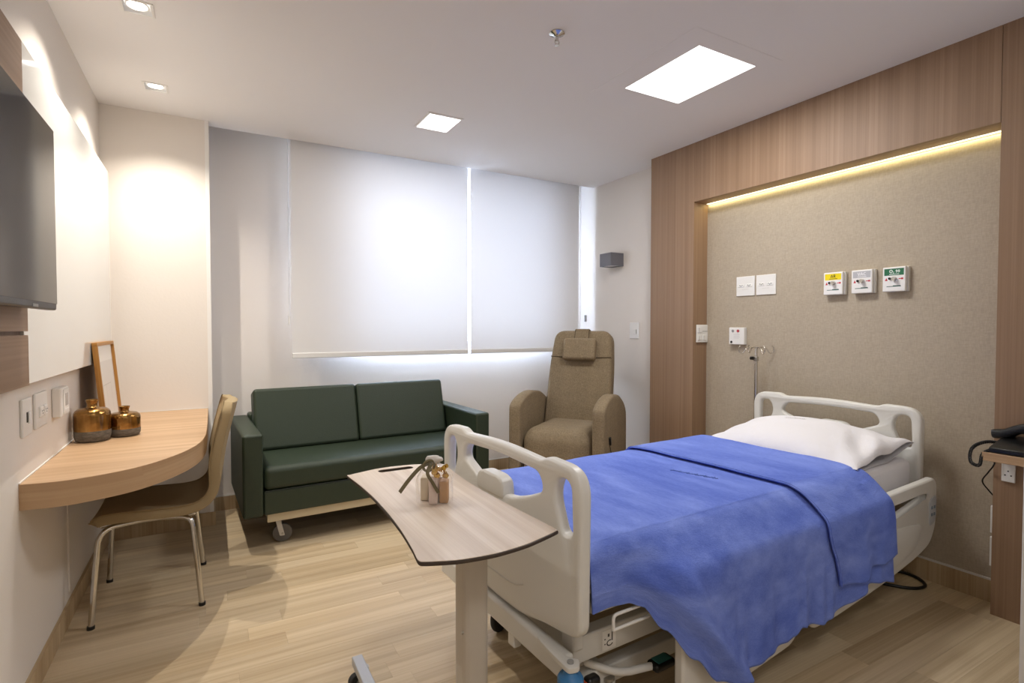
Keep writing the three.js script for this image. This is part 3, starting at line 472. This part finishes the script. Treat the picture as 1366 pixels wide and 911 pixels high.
// ---------------------------------------------------------------- hospital bed
const BED = [0.8415, 0, -1.6155], BTURN = 2.7 * D2R;
{ const t = thing('hospital_bed', 'cream plastic hospital bed with moulded head and foot boards', 'bed', BED, BTURN);
  const outline = roundPoly([[0.0, 0.33, 0.05], [0.14, 0.335, 0.04], [0.27, 0.365, 0.06], [0.36, 0.378, 0.03], [0.435, 0.395, 0.045], [0.442, 0.862, 0.085], [0.275, 0.868, 0.02], [0.245, 0.853, 0.02], [0.0, 0.866, 0.2],
    [-0.245, 0.853, 0.02], [-0.275, 0.868, 0.02], [-0.442, 0.862, 0.085], [-0.435, 0.395, 0.045], [-0.36, 0.378, 0.03], [-0.27, 0.365, 0.06], [-0.14, 0.335, 0.04]], 0.03, 8);
  function board() {
    const s = new THREE.Shape(outline);
    s.holes.push(new THREE.Path(roundPoly([[-0.238, 0.815, 0.035], [0, 0.826, 0.1], [0.238, 0.815, 0.035], [0.262, 0.762, 0.03], [0.16, 0.72, 0.06], [0.07, 0.692, 0.06], [-0.07, 0.692, 0.06], [-0.16, 0.72, 0.06], [-0.262, 0.762, 0.03]], 0.03, 6)));
    for (const q of [-1, 1]) { const h = roundPoly([[0.335, 0.825, 0.03], [0.393, 0.82, 0.03], [0.4, 0.668, 0.022], [0.352, 0.662, 0.03], [0.312, 0.765, 0.05]], 0.03, 6).map((p) => new THREE.Vector2(p.x * q, p.y)); s.holes.push(new THREE.Path(h)); }
    const g = extr(s, 0.042, 0.013, 4, 8); g.rotateY(Math.PI / 2); return g;
  }
  const bg = board();
  for (const [n, x, dir] of [['footboard', 0.022, -1], ['headboard', 2.112, 1]]) {
    const b = part(n, bg, M.bed, t, [x, 0, 0.02]);
    const pd = extr(new THREE.Shape(roundPoly([[-0.095, 0.675], [0.095, 0.675], [0.085, 0.735], [0.05, 0.748], [-0.05, 0.748], [-0.085, 0.735]], 0.02, 5)), 0.05, 0.008, 3); pd.rotateY(Math.PI / 2); part('latch_paddle', pd, M.bed, b, [0, 0.0, n === 'footboard' ? -0.055 : 0.02]);
    if (n === 'footboard') { const sw = tube([[-0.0215, 0.43, -0.36], [-0.0215, 0.415, -0.2], [-0.0215, 0.412, 0.0], [-0.0215, 0.418, 0.1], [-0.0215, 0.44, 0.16]], 0.0022, 40, 6); part('moulded_line', sw, M.bedFrame, b); }
  }
  // mattress platform and lifting frame
  part('platform', rboxAt(0.06, 2.06, 0.435, 0.478, -0.42, 0.44, 0.02), M.bed, t);
  for (const z of [-0.34, 0.34]) part('side_beam', rboxAt(0.05, 2.05, 0.258, 0.338, z - 0.025, z + 0.025, 0.006), M.bedFrame, t);
  for (const x of [0.1, 1.0, 1.95]) part('cross_beam', rboxAt(x - 0.025, x + 0.025, 0.262, 0.334, -0.34, 0.34, 0.006), M.bedFrame, t);
  for (const x of [0.3, 1.75]) { part('lift_column', rboxAt(x - 0.05, x + 0.05, 0.1, 0.44, -0.06, 0.06, 0.01), M.bedFrame, t); }
  part('foot_crossbar', rboxAt(-0.012, 0.03, 0.25, 0.325, -0.42, 0.4, 0.012), M.bed, t); part('foot_crossbar_tab', rboxAt(-0.01, 0.02, 0.215, 0.26, 0.1, 0.14, 0.006), M.bed, t);
  for (const x of [0.03, 2.0]) for (const z of [-0.34, 0.34]) part('corner_post', rboxAt(x + 0.018, x + 0.06, 0.3, 0.43, z - 0.03, z + 0.03, 0.008), M.bedFrame, t);
  for (const z of [-0.3, 0.3]) part('base_beam', rboxAt(0.12, 1.98, 0.12, 0.18, z - 0.025, z + 0.025, 0.006), M.bedFrame, t);
  for (const x of [0.2, 1.8]) part('base_cross_beam', rboxAt(x - 0.03, x + 0.03, 0.12, 0.178, -0.3, 0.3, 0.006), M.bedFrame, t);
  for (const [x, z] of [[0.2, -0.3], [0.2, 0.34], [1.85, -0.3], [1.85, 0.34]]) caster(t, x, z, 0.062, M.rubber, 0.5, 0.14);
  const rail = bent([[0.13, 0.385, 0.45], [0.13, 0.428, 0.45], [0.28, 0.428, 0.45], [0.28, 0.385, 0.45], [0.13, 0.385, 0.45]], 0.005, 0.015, 8); part('strap_hook', rail, M.white, t);
  // brake pedal and corner bumpers
  part('pedal_arm', bent([[0.16, 0.2, 0.3], [0.24, 0.17, 0.36], [0.36, 0.165, 0.38]], 0.012, 0.05), M.bed, t); const pdl = part('brake_pedal', rbox(0.09, 0.028, 0.05, 0.012), M.black, t, [0.4, 0.165, 0.385]); part('pedal_pad', rbox(0.06, 0.004, 0.035, 0.002), std({ color: 0x2f6f6a, roughness: 0.5 }), pdl, [0, 0.0145, 0]);
  part('brake_lever', rbox(0.05, 0.045, 0.035, 0.014), M.black, t, [0.085, 0.225, 0.41]); part('brake_lever_pad', rbox(0.006, 0.03, 0.024, 0.003), M.orange, t, [0.058, 0.23, 0.412], [0, 0, 0.3]);
  for (const z of [1]) {
    const arm = new THREE.Shape(closedCurve([[0.0, 0.012], [-0.03, 0.028], [-0.055, 0.006], [-0.045, -0.022], [0.0, -0.02], [0.1, -0.006], [0.12, 0.004], [0.1, 0.012]], 50)); const ag = extr(arm, 0.016, 0.004, 2); ag.rotateX(Math.PI / 2); ag.rotateY(z > 0 ? Math.PI / 2 + 0.05 : -Math.PI / 2 - 0.05); ag.translate(-0.025, 0.335, 0.02 + z * 0.4);
    part('bumper_arm', ag, M.bed, t); part('bumper_bolt', cyl(0.009, 0.006, 16), M.grey, t, [-0.025, 0.345, 0.02 + z * 0.43]);
    part('bumper_roller', new THREE.LatheGeometry([[0, -0.05], [0.03, -0.05], [0.036, -0.042], [0.036, 0.02], [0.031, 0.028], [0.02, 0.03], [0.018, 0.05], [0, 0.05]].map((p) => new THREE.Vector2(...p)), 28), M.blue, t, [-0.025, 0.282, 0.02 + z * 0.43]);
  }
  const dec = canvasMat(128, 192, (x, w, h) => { x.fillStyle = '#e6e3dd'; x.fillRect(0, 0, w, h); x.strokeStyle = '#33312e'; x.lineWidth = 10; x.beginPath(); x.arc(w * 0.55, h * 0.68, 26, 0.3, 5.2); x.stroke(); x.beginPath(); x.moveTo(w * 0.72, h * 0.1); x.lineTo(w * 0.72, h * 0.6); x.stroke(); x.fillStyle = '#33312e'; x.fillRect(w * 0.4, h * 0.2, 16, 30); x.fillRect(w * 0.15, h * 0.4, 12, 12); x.fillRect(w * 0.15, h * 0.65, 12, 12); });
  part('instruction_label', new THREE.PlaneGeometry(0.055, 0.06), dec, t, [0.192, 0.297, 0.3655]);
  // side rails, lowered
  for (const z of [-1, 1]) {
    const zz = z > 0 ? 0.505 : -0.465;
    const hs = new THREE.Shape(roundPoly([[1.03, 0.14, 0.05], [1.03, 0.5, 0.05], [1.1, 0.532, 0.05], [2.0, 0.548, 0.03], [2.07, 0.552, 0.03], [2.1, 0.52, 0.04], [2.1, 0.33, 0.08], [2.04, 0.245, 0.08], [1.9, 0.21, 0.1], [1.55, 0.165, 0.1], [1.2, 0.14, 0.05]], 0.04, 6));
    hs.holes.push(new THREE.Path(roundPoly([[1.15, 0.49], [1.95, 0.505], [2.0, 0.498], [1.99, 0.46], [1.86, 0.44], [1.72, 0.42], [1.15, 0.42]], 0.03, 5)));
    const r = part('side_rail', extr(hs, 0.036, 0.01, 3), M.bed, t, [0, 0, zz]);
    const pan = new THREE.Shape(roundPoly([[1.2, 0.2], [1.2, 0.38], [1.7, 0.385], [1.95, 0.36], [1.9, 0.27], [1.75, 0.225]], 0.06, 6)); part('rail_inset', extr(pan, 0.006, 0.002, 2), M.bed, r, [0, 0, z * 0.0185]);
    if (z > 0) { const cp = part('control_panel', extr(new THREE.Shape(roundPoly([[2.015, 0.33], [2.015, 0.455], [2.085, 0.475], [2.085, 0.35]], 0.028, 6)), 0.008, 0.002, 2), std({ color: 0xb9bcc0, roughness: 0.4 }), r, [0, 0, 0.0175]); for (let k = 0; k < 4; k++) part('control_button', rbox(0.014, 0.014, 0.004, 0.003), std({ color: 0x6f7f8e, roughness: 0.4 }), r, [2.036 + (k % 2) * 0.026, 0.385 + Math.floor(k / 2) * 0.032, 0.022]); }
    const fs = new THREE.Shape(roundPoly([[0.34, 0.11, 0.05], [0.34, 0.46, 0.06], [0.42, 0.51, 0.04], [0.92, 0.51, 0.05], [0.99, 0.46, 0.05], [0.985, 0.22, 0.05], [0.93, 0.13, 0.06], [0.6, 0.1, 0.1]], 0.05, 6));
    part('side_rail', extr(fs, 0.036, 0.01, 3), M.bed, t, [0, 0, zz]);
    for (const x of [0.6, 1.6]) part('rail_mount', rboxAt(x - 0.03, x + 0.03, 0.3, 0.34, Math.min(z * 0.36, zz), Math.max(z * 0.36, zz), 0.005), M.bedFrame, t);
  }
  part('power_box', rboxAt(1.9, 2.05, 0.18, 0.29, 0.05, 0.25, 0.01), M.grey, t); }
{ const t = thing('mattress', 'white sheeted mattress on the hospital bed', 'mattress', BED, BTURN);
  const g = new RoundedBoxGeometry(2.0, 0.145, 0.85, 10, 0.035), p = g.attributes.position; for (let i = 0; i < p.count; i++) { const x = p.getX(i), z = p.getZ(i); if (p.getY(i) > 0.03) p.setY(i, p.getY(i) + 0.005 * (fbm(x * 5 + 50, z * 5 + 50, 99, 99, 4, 3) - 0.5)); } g.computeVertexNormals(); g.translate(1.065, 0.5515, 0.01); part('sheet_cover', uvBox(g), M.sheet, t); }

{ // pillow, its case open at the near end
  const t = thing('pillow', 'plump white pillow in an open ended case against the headboard', 'pillow', BED, BTURN);
  const A = 0.27, B = 0.405, cx = 1.795, cz = 0.035;
  const P = (u, v, top) => {
    const a = (u - 0.5) * 2, b = (v - 0.5) * 2, ea = 1 - 0.07 * (1 - b * b) * 1, eb = 1 - 0.05 * (1 - a * a);
    const px = a * A * ea, pz = b * B * eb;
    let h = Math.pow(Math.max(0, 1 - a * a), 0.55) * Math.pow(Math.max(0, 1 - Math.pow(Math.abs(b), 2.2)), 0.6);
    const open = sm(0.8, 1, b) * Math.pow(Math.max(0, 1 - a * a), 0.8);
    const wr = 0.014 * (fbm(px * 9 + 20, pz * 9 + 20, 99, 99, 6, 3) - 0.5) * (1 - 0.5 * h) + 0.014 * Math.sin(b * 15 + a * 6) * sm(0.4, 0.75, b) * (1 - Math.abs(a)) + 0.01 * Math.sin(a * 12 - b * 6) * sm(0.3, 0.9, -b) * (1 - a * a);
    const rest = 0.628 + 0.055 * sm(-0.2, 1, a) + 0.02 * (b > 0 ? sm(0.7, 1, b) : 0);
    const y = top ? rest + 0.132 * h + 0.012 * open + wr * (0.4 + 0.6 * sm(0, 0.3, h + open)) : Math.max(0.632, rest - 0.03 * h - 0.03 * open);
    return [cx + px + 0.03 * b * 0, y, cz + pz];
  };
  const top = shell((u, v) => P(1 - u, v, true), 64, 84, 0.003), bot = shell((u, v) => P(u, v, false), 40, 60, -0.002);
  part('pillow_case', mergeGeometries([top, bot]), M.sheet, t);
  const lab = canvasMat(256, 48, (x) => { x.fillStyle = '#e7e4e6'; x.fillRect(0, 0, 256, 48); x.fillStyle = '#aaa8b0'; for (let k = 0; k < 12; k++) x.fillRect(6 + k * 20, 14 + (k % 3) * 3, 13, 18); }, 0.9);
  const pts = (u, v) => { const p = P(0.60 + 0.045 * (1 - u), 0.36 + 0.14 * v, true); return [p[0], p[1] + 0.0015, p[2]]; };
  part('printed_tag', shell((u, v) => pts(u, v), 6, 16, 0.001, (u, v) => [v, u]), lab, t); }

{ // blanket: a thick plush sheet draped over mattress and rails, turned back at the head end
  const t = thing('blanket', 'blue plush blanket draped over the hospital bed', 'blanket', BED, BTURN);
  const R = rng(99);
  const nap = tex(512, 512, (u, v) => {
    const a = fbm(u * 5, v * 7, 5, 7, 201, 5), b = fbm(u * 22, v * 16, 22, 16, 211, 3), c = vn(u * 256, v * 256, 256, 256, 3);
    const m = Math.max(0, Math.min(1, 0.5 + (a - 0.5) * 1.15 + (b - 0.5) * 0.6 + (c - 0.5) * 0.25));
    return mix3([84, 108, 200], [134, 156, 234], m);
  }, true, 1, 1);
  const napBump = tex(512, 512, (u, v) => 0.5 + 0.7 * (fbm(u * 40, v * 40, 40, 40, 231, 3) - 0.5) + 0.4 * (vn(u * 200, v * 200, 200, 200, 9) - 0.5), false, 0.6, 0.6);
  const mat = phys({ map: nap, roughness: 0.95, bumpMap: napBump, bumpScale: 0.0014, sheen: 0.6, sheenRoughness: 0.45, sheenColor: new THREE.Color(0x8fa4ea) });
  const hemNear = [[0.0, 0.455], [0.1, 0.462], [0.17, 0.455], [0.21, 0.44], [0.26, 0.37], [0.33, 0.28], [0.42, 0.19], [0.5, 0.165], [0.66, 0.165], [0.84, 0.185], [0.875, 0.205], [0.905, 0.225], [0.97, 0.21], [1.07, 0.185], [1.25, 0.2], [1.37, 0.235], [1.45, 0.225], [1.6, 0.19]];
  const path = (lx, lift) => { // cross-section from the far hem to the near hem
    const k = sm(0.16, 0.36, lx), hy = interp(hemNear, lx);
    const near = [[0.37, 0.64], [0.42, 0.632], lerp2([0.445, 0.605], [0.46, 0.605], k), lerp2([0.452, 0.57], [0.505, 0.568], k), lerp2([0.456, 0.54], [0.54, 0.532], k), lerp2([0.458, 0.51], [0.55, 0.47], k)];
    const a = near[near.length - 1]; for (let q = 1; q <= 6; q++) near.push([lerp(a[0], lerp(0.46, 0.556, k), q / 6), lerp(a[1], Math.min(a[1] - 0.02, hy), q / 6)]);
    const far = [[-0.5, 0.36], [-0.505, 0.44], [-0.5, 0.52], [-0.46, 0.575], [-0.42, 0.62], [-0.37, 0.636], [-0.15, 0.642], [0.1, 0.642]];
    return [...far, ...near].map((p) => [p[0], p[1] + (p[1] > 0.6 ? lift : 0) * 1]);
  };
  function lerp2(a, b, k) { return [lerp(a[0], b[0], k), lerp(a[1], b[1], k)]; }
  const cache = new Map();
  function section(lx, lift) { const key = lx.toFixed(4) + '_' + lift; let c = cache.get(key); if (!c) { const cr = new THREE.CatmullRomCurve3(path(lx, lift).map((p) => new THREE.Vector3(p[0], p[1], 0)), false, 'catmullrom', 0.5); cr.arcLengthDivisions = 60; c = cr; cache.set(key, c); } return c; }
  const foldAt = [[0.5, 0.03, 0.05], [0.6, 0.022, -0.03], [0.72, 0.026, 0.04], [0.865, 0.03, 0.03], [0.95, 0.018, -0.02], [1.04, 0.024, 0.02], [1.14, 0.02, -0.02], [1.3, 0.026, 0.03], [1.46, 0.024, -0.02]];
  const folds = (lx, drop) => foldAt.reduce((q, [c, w, lean]) => q + 0.013 * drop * Math.exp(-Math.pow((lx - c - lean * drop) / (w * (0.6 + 0.7 * drop)), 2)), 0);
  function drape(lx, v, lift, out) {
    const p = section(lx, lift).getPoint(v), z0 = p.x, y0 = p.y; let x = lx, y = y0, z = z0;
    const drop = Math.max(0, 0.57 - y0) / 0.4;
    if (z0 > 0.3) {
      const ph = lx * 21 + 1.3 * Math.sin(lx * 9.1);
      z += Math.min(1, drop * 1.3) * (0.008 * Math.sin(ph) + folds(lx, drop)) * sm(0.2, 0.4, lx);
      const dg = Math.exp(-Math.pow((lx - 0.29 - drop * 0.2) / 0.05, 2)) + 0.7 * Math.exp(-Math.pow((lx - 0.18 - drop * 0.36) / 0.04, 2)) + 0.5 * Math.exp(-Math.pow((lx - 0.42 - drop * 0.12) / 0.04, 2));
      z += 0.026 * dg * sm(0.0, 0.25, drop + 0.05); y += 0.004 * dg;
      x += 0.03 * drop * Math.sin(lx * 5);
    } else if (z0 < -0.3) z -= 0.012 * Math.sin(lx * 25) * Math.min(1, drop * 1.4);
    if (y0 > 0.6) y += 0.010 * (fbm(lx * 4 + 30, z0 * 4 + 30, 99, 99, 71, 3) - 0.5) + 0.002 * (fbm(lx * 16 + 9, z0 * 16 + 9, 99, 99, 75, 2) - 0.5);
    return [x, y, z + out * (z0 > 0.42 ? 1 : 0)];
  }
  const main = shell((u, v) => drape(lerp(0.045, 1.565, u), v, 0, 0), 150, 110, -0.007, (u, v) => [lerp(0, 1.6, u), v * 1.75]);
  part('blanket_sheet', main, mat, t);
  // the turned-back flap, its rolled front edge at lx ~1.12
  const hemFlap = (lx) => interp([[1.1, 0.3], [1.2, 0.285], [1.29, 0.27], [1.36, 0.31], [1.45, 0.3], [1.56, 0.315]], lx);
  const flapV = (lx, v) => { // stop the cross-section at the flap's own hem
    let lo = 0.6, hi = 1; const c = section(lx, 0); for (let k = 0; k < 18; k++) { const m = (lo + hi) / 2; if (c.getPoint(m).y > hemFlap(lx)) lo = m; else hi = m; } return lerp(0.03, lo, v);
  };
  const flap = (u, v) => {
    const roll = Math.min(1, u / 0.12), lx0 = lerp(1.09, 1.57, Math.max(0, (u - 0.06) / 0.94)), slope = 0.05 * sm(0.3, 0.7, v) + 0.09 * sm(0.72, 1, v);
    const lx = Math.min(1.57, lx0 - 0.05 + 0.05 * u + slope * (1 - u)); const p = drape(lx, flapV(lx, v), 0, 0), a = roll * Math.PI / 2, up = 0.005 + 0.011 * Math.sin(a) + 0.003 * (1 - u);
    const side = sm(0.395, 0.46, p[2]), sdown = sm(0.62, 0.52, p[1]) * side, f = sm(0.38, 0.45, -p[2]);
    return [p[0] - 0.012 * Math.sin(roll * Math.PI), p[1] + up * (1 - 0.75 * sdown) * (1 - 0.7 * f), p[2] + up * side - up * f * 0.8];
  };
  part('turned_back_flap', shell(flap, 60, 90, -0.008, (u, v) => [1.3 + u * 0.4, v * 1.6 + 0.4]), mat, t);
  const stitch = std({ color: 0x6a81cc, roughness: 0.95 });
  const onTop = (lx, z) => { let lo = 0.2, hi = 0.85; for (let k = 0; k < 20; k++) { const m = (lo + hi) / 2; if (drape(lx, m, 0, 0)[2] < z) lo = m; else hi = m; } const p = drape(lx, lo, 0, 0); return [p[0], p[1] + 0.0012, p[2]]; };
  const marks = []; for (let k = 0; k < 22; k++) { const z = 0.015 + k * 0.0087, lx = 0.862 + k * 0.0024 + (k % 4 - 1.5) * 0.003; marks.push(tube([onTop(lx, z), onTop(lx + 0.008 + 0.008 * R(), z + 0.004), onTop(lx + 0.014 + 0.01 * R(), z + 0.001 * R())], 0.0016, 8, 5)); }
  part('embroidery', mergeGeometries(marks), stitch, t); }
{ const t = thing('drip_stand', 'thin chrome drip pole with hooks behind the far corner of the headboard', 'drip stand', [2.985, 0, -2.172]);
  part('pole', cyl(0.0105, 0.68, 16), M.chrome, t, [0, 0.72, 0]); part('upper_pole', cyl(0.008, 0.1, 14), M.chrome, t, [0, 1.08, 0]);
  part('clamp', rbox(0.026, 0.03, 0.026, 0.006), M.steel, t, [0, 1.055, 0]); part('clamp_knob', cyl(0.011, 0.016, 16), M.black, t, [-0.02, 1.06, -0.016], [Math.PI / 2, 0, 0]);
  for (let k = 0; k < 4; k++) { const a = k * Math.PI / 2 + 0.5, c = Math.cos(a), s = Math.sin(a); part('hook', tube([[0, 1.125, 0], [0.03 * c, 1.128, 0.03 * s], [0.065 * c, 1.118, 0.065 * s], [0.085 * c, 1.092, 0.085 * s], [0.105 * c, 1.098, 0.105 * s], [0.11 * c, 1.125, 0.11 * s], [0.1 * c, 1.138, 0.1 * s]], 0.0028, 36, 6), M.chrome, t); }
  part('bed_bracket', rboxAt(-0.06, 0.01, 0.36, 0.39, -0.012, 0.06, 0.004), M.steel, t); }
{ const t = thing('power_cable', 'black power cable looped on the floor below the headboard', 'cable', [0, 0, 0]); part('cable', tube([[2.75, 0.16, -1.5], [2.8, 0.02, -1.42], [2.84, 0.008, -1.34], [2.9, 0.008, -1.26], [2.98, 0.008, -1.24], [3.04, 0.008, -1.29], [3.05, 0.008, -1.37], [2.98, 0.008, -1.42], [2.9, 0.01, -1.42]], 0.0075, 90, 8), M.black, t); }

// ---------------------------------------------------------------- overbed table and the gift on it
{ const t = thing('overbed_table', 'oak topped overbed table on a grey column at the foot of the bed', 'table', [0, 0, 0]);
  const edge = [[0.418, 1.945], [0.428, 1.8], [0.433, 1.648], [0.431, 1.486], [0.424, 1.342], [0.412, 1.22], [0.403, 1.152], [0.415, 1.135, 0], [0.487, 1.107], [0.575, 1.097], [0.67, 1.108], [0.775, 1.142], [0.785, 1.155], [0.782, 1.22], [0.772, 1.4], [0.766, 1.56], [0.768, 1.72], [0.78, 1.9], [0.776, 1.935], [0.68, 1.98], [0.6, 1.992], [0.53, 1.988], [0.43, 1.955]];
  const mk = (inset) => { const c = edge.map((p) => { const d = new THREE.Vector2(p[0] - 0.6, p[1] - 1.545); const l = d.length(); d.multiplyScalar((l - inset) / l); return [0.6 + d.x, 1.545 + d.y]; }); const s = new THREE.Shape(closedCurve(c, 140)); s.holes.push(new THREE.Path(roundPoly([[0.53, 1.925], [0.53, 1.962], [0.662, 1.962], [0.662, 1.925]], 0.018, 6))); return s; };
  const g1 = extr(mk(0), 0.009, 0.003, 2); g1.rotateX(-Math.PI / 2); g1.translate(0, 0.7158, 0); part('top_core', g1, std({ color: 0x3d3128, roughness: 0.55 }), t);
  const g2 = extr(mk(0.003), 0.0016, 0.0004, 1); g2.rotateX(-Math.PI / 2); g2.translate(0, 0.7212, 0); part('top_veneer', uvBox(g2), std({ map: T.tableWood, roughness: 0.4 }), t);
  part('column', (() => { const s = new THREE.Shape(roundPoly([[-0.036, -0.042], [0.036, -0.042], [0.036, 0.042], [-0.036, 0.042]], 0.026, 8)); const g = extr(s, 0.64, 0.002, 1); g.rotateX(Math.PI / 2); return g; })(), std({ color: 0xbfb6a9, roughness: 0.42 }), t, [0.602, 0.385, -1.292]);
  part('top_plate', rboxAt(0.52, 0.7, 0.694, 0.7112, -1.42, -1.165, 0.004), M.bedFrame, t); part('column_screw', cyl(0.005, 0.006, 10), M.steel, t, [0.565, 0.45, -1.27], [0, 0, Math.PI / 2]);
  part('base_bar', rboxAt(0.42, 0.457, 0.055, 0.085, -1.905, -1.19, 0.004), M.silver, t); part('base_bar', rboxAt(0.745, 0.78, 0.055, 0.085, -1.5, -1.19, 0.004), M.silver, t); part('base_crossbar', rboxAt(0.42, 0.78, 0.055, 0.085, -1.33, -1.25, 0.004), M.silver, t);
  for (const [x, z] of [[0.438, -1.86], [0.438, -1.23], [0.762, -1.46], [0.762, -1.23]]) caster(t, x - 0.015, z, 0.024, M.rubber, 0.3, 0.05); }
{ const t = thing('gift_bag', 'clear gift bag of soaps tied with olive ribbon on the overbed table', 'gift bag', [0.595, 0.7225, -1.53], -0.5);
  const soapTex = tex(128, 128, (u, v) => mix3([198, 172, 158], [232, 216, 206], fbm(u * 6, v * 6, 6, 6, 301, 3)));
  const pink = std({ map: soapTex, roughness: 0.6 }), tan = std({ color: 0xb08350, roughness: 0.55 }), cream = std({ color: 0xdacbb0, roughness: 0.6 });
  part('soap_bar', rbox(0.026, 0.075, 0.04, 0.004), pink, t, [-0.004, 0.038, 0.025], undefined, 'pale pink marbled soap bar'); part('soap_bar', rbox(0.026, 0.066, 0.04, 0.004), tan, t, [0.026, 0.033, 0.012], undefined, 'tan soap bar'); part('soap_bar', rbox(0.024, 0.07, 0.05, 0.004), cream, t, [-0.036, 0.035, -0.02], undefined, 'cream soap bar'); part('soap_bar', rbox(0.026, 0.068, 0.036, 0.004), pink, t, [0.004, 0.034, -0.03], undefined, 'pale pink soap bar');
  const gold = std({ color: 0xd9b45a, roughness: 0.22, metalness: 1 }), R = rng(17), gs = [];
  for (let k = 0; k < 22; k++) { const g = new THREE.DodecahedronGeometry(0.006 + R() * 0.005, 0); g.translate(0.016 + (R() - 0.5) * 0.05, 0.078 + R() * 0.03, 0.008 + (R() - 0.5) * 0.04); gs.push(g); }
  part('gold_flowers', mergeGeometries(gs), gold, t);
  const bag = (u, v) => { const a = u * Math.PI * 2, n = 4, c = Math.cos(a), s = Math.sin(a), sq = 1 / Math.pow(Math.pow(Math.abs(c), n) + Math.pow(Math.abs(s), n), 1 / n), k = interp([[0, 1], [0.55, 1.0], [0.72, 0.8], [0.9, 0.42], [1, 0.2]], v), w = 1 + 0.05 * Math.sin(a * 9 + v * 7); return [(c * sq * 0.053 * w * k) - 0.004 - 0.012 * sm(0.7, 1, v), 0.001 + v * 0.125, s * sq * 0.05 * k * w]; };
  part('clear_bag', shell((u, v) => bag(1 - u, v), 48, 24, 0.0008), M.cello, t);
  part('bag_knot', (() => { const g = new THREE.IcosahedronGeometry(0.015, 3), p = g.attributes.position; for (let i = 0; i < p.count; i++) { const k = 1 + 0.3 * (vn(p.getX(i) * 200 + 40, p.getY(i) * 200 + 40, 99, 99, 3) - 0.5); p.setXYZ(i, p.getX(i) * 1.8 * k, p.getY(i) * 0.8 * k, p.getZ(i) * k); } g.computeVertexNormals(); g.translate(-0.006, 0.126, 0); return g; })(), std({ color: 0xcfc9c4, roughness: 0.4 }), t);
  const rib = std({ color: 0x6e654a, roughness: 0.8, side: THREE.DoubleSide });
  const ribbon = (pts, w) => { const c = new THREE.CatmullRomCurve3(pts.map(V)); return shell((u, v) => { const p = c.getPoint(u), tn = c.getTangent(u), sd = new THREE.Vector3(0, 0, 1).cross(tn).normalize(); if (sd.lengthSq() < 0.1) sd.set(1, 0, 0); return [p.x + sd.x * 0, p.y, p.z + (v - 0.5) * w * 0.5].map((q, i) => q + [sd.x, sd.y, sd.z][i] * (v - 0.5) * w); }, 24, 2, 0.0008); };
  part('ribbon', ribbon([[-0.01, 0.12, 0.012], [-0.04, 0.11, 0.022], [-0.075, 0.075, 0.03], [-0.105, 0.035, 0.035]], 0.011), rib, t); part('ribbon', ribbon([[-0.012, 0.118, 0.016], [-0.02, 0.095, 0.045], [-0.004, 0.07, 0.055], [0.014, 0.04, 0.058]], 0.011), rib, t);
  part('ribbon_loop', new THREE.TorusGeometry(0.018, 0.004, 8, 24), rib, t, [-0.02, 0.11, 0.014], [0.3, 0.5, 0]); }

// ---------------------------------------------------------------- shadows on, hand over
scene.traverse((o) => { if (o.isMesh) { o.castShadow = true; o.receiveShadow = true; } if (o.isSpotLight || o.isDirectionalLight || o.isPointLight) o.castShadow = true; });
renderer.render(scene, camera);
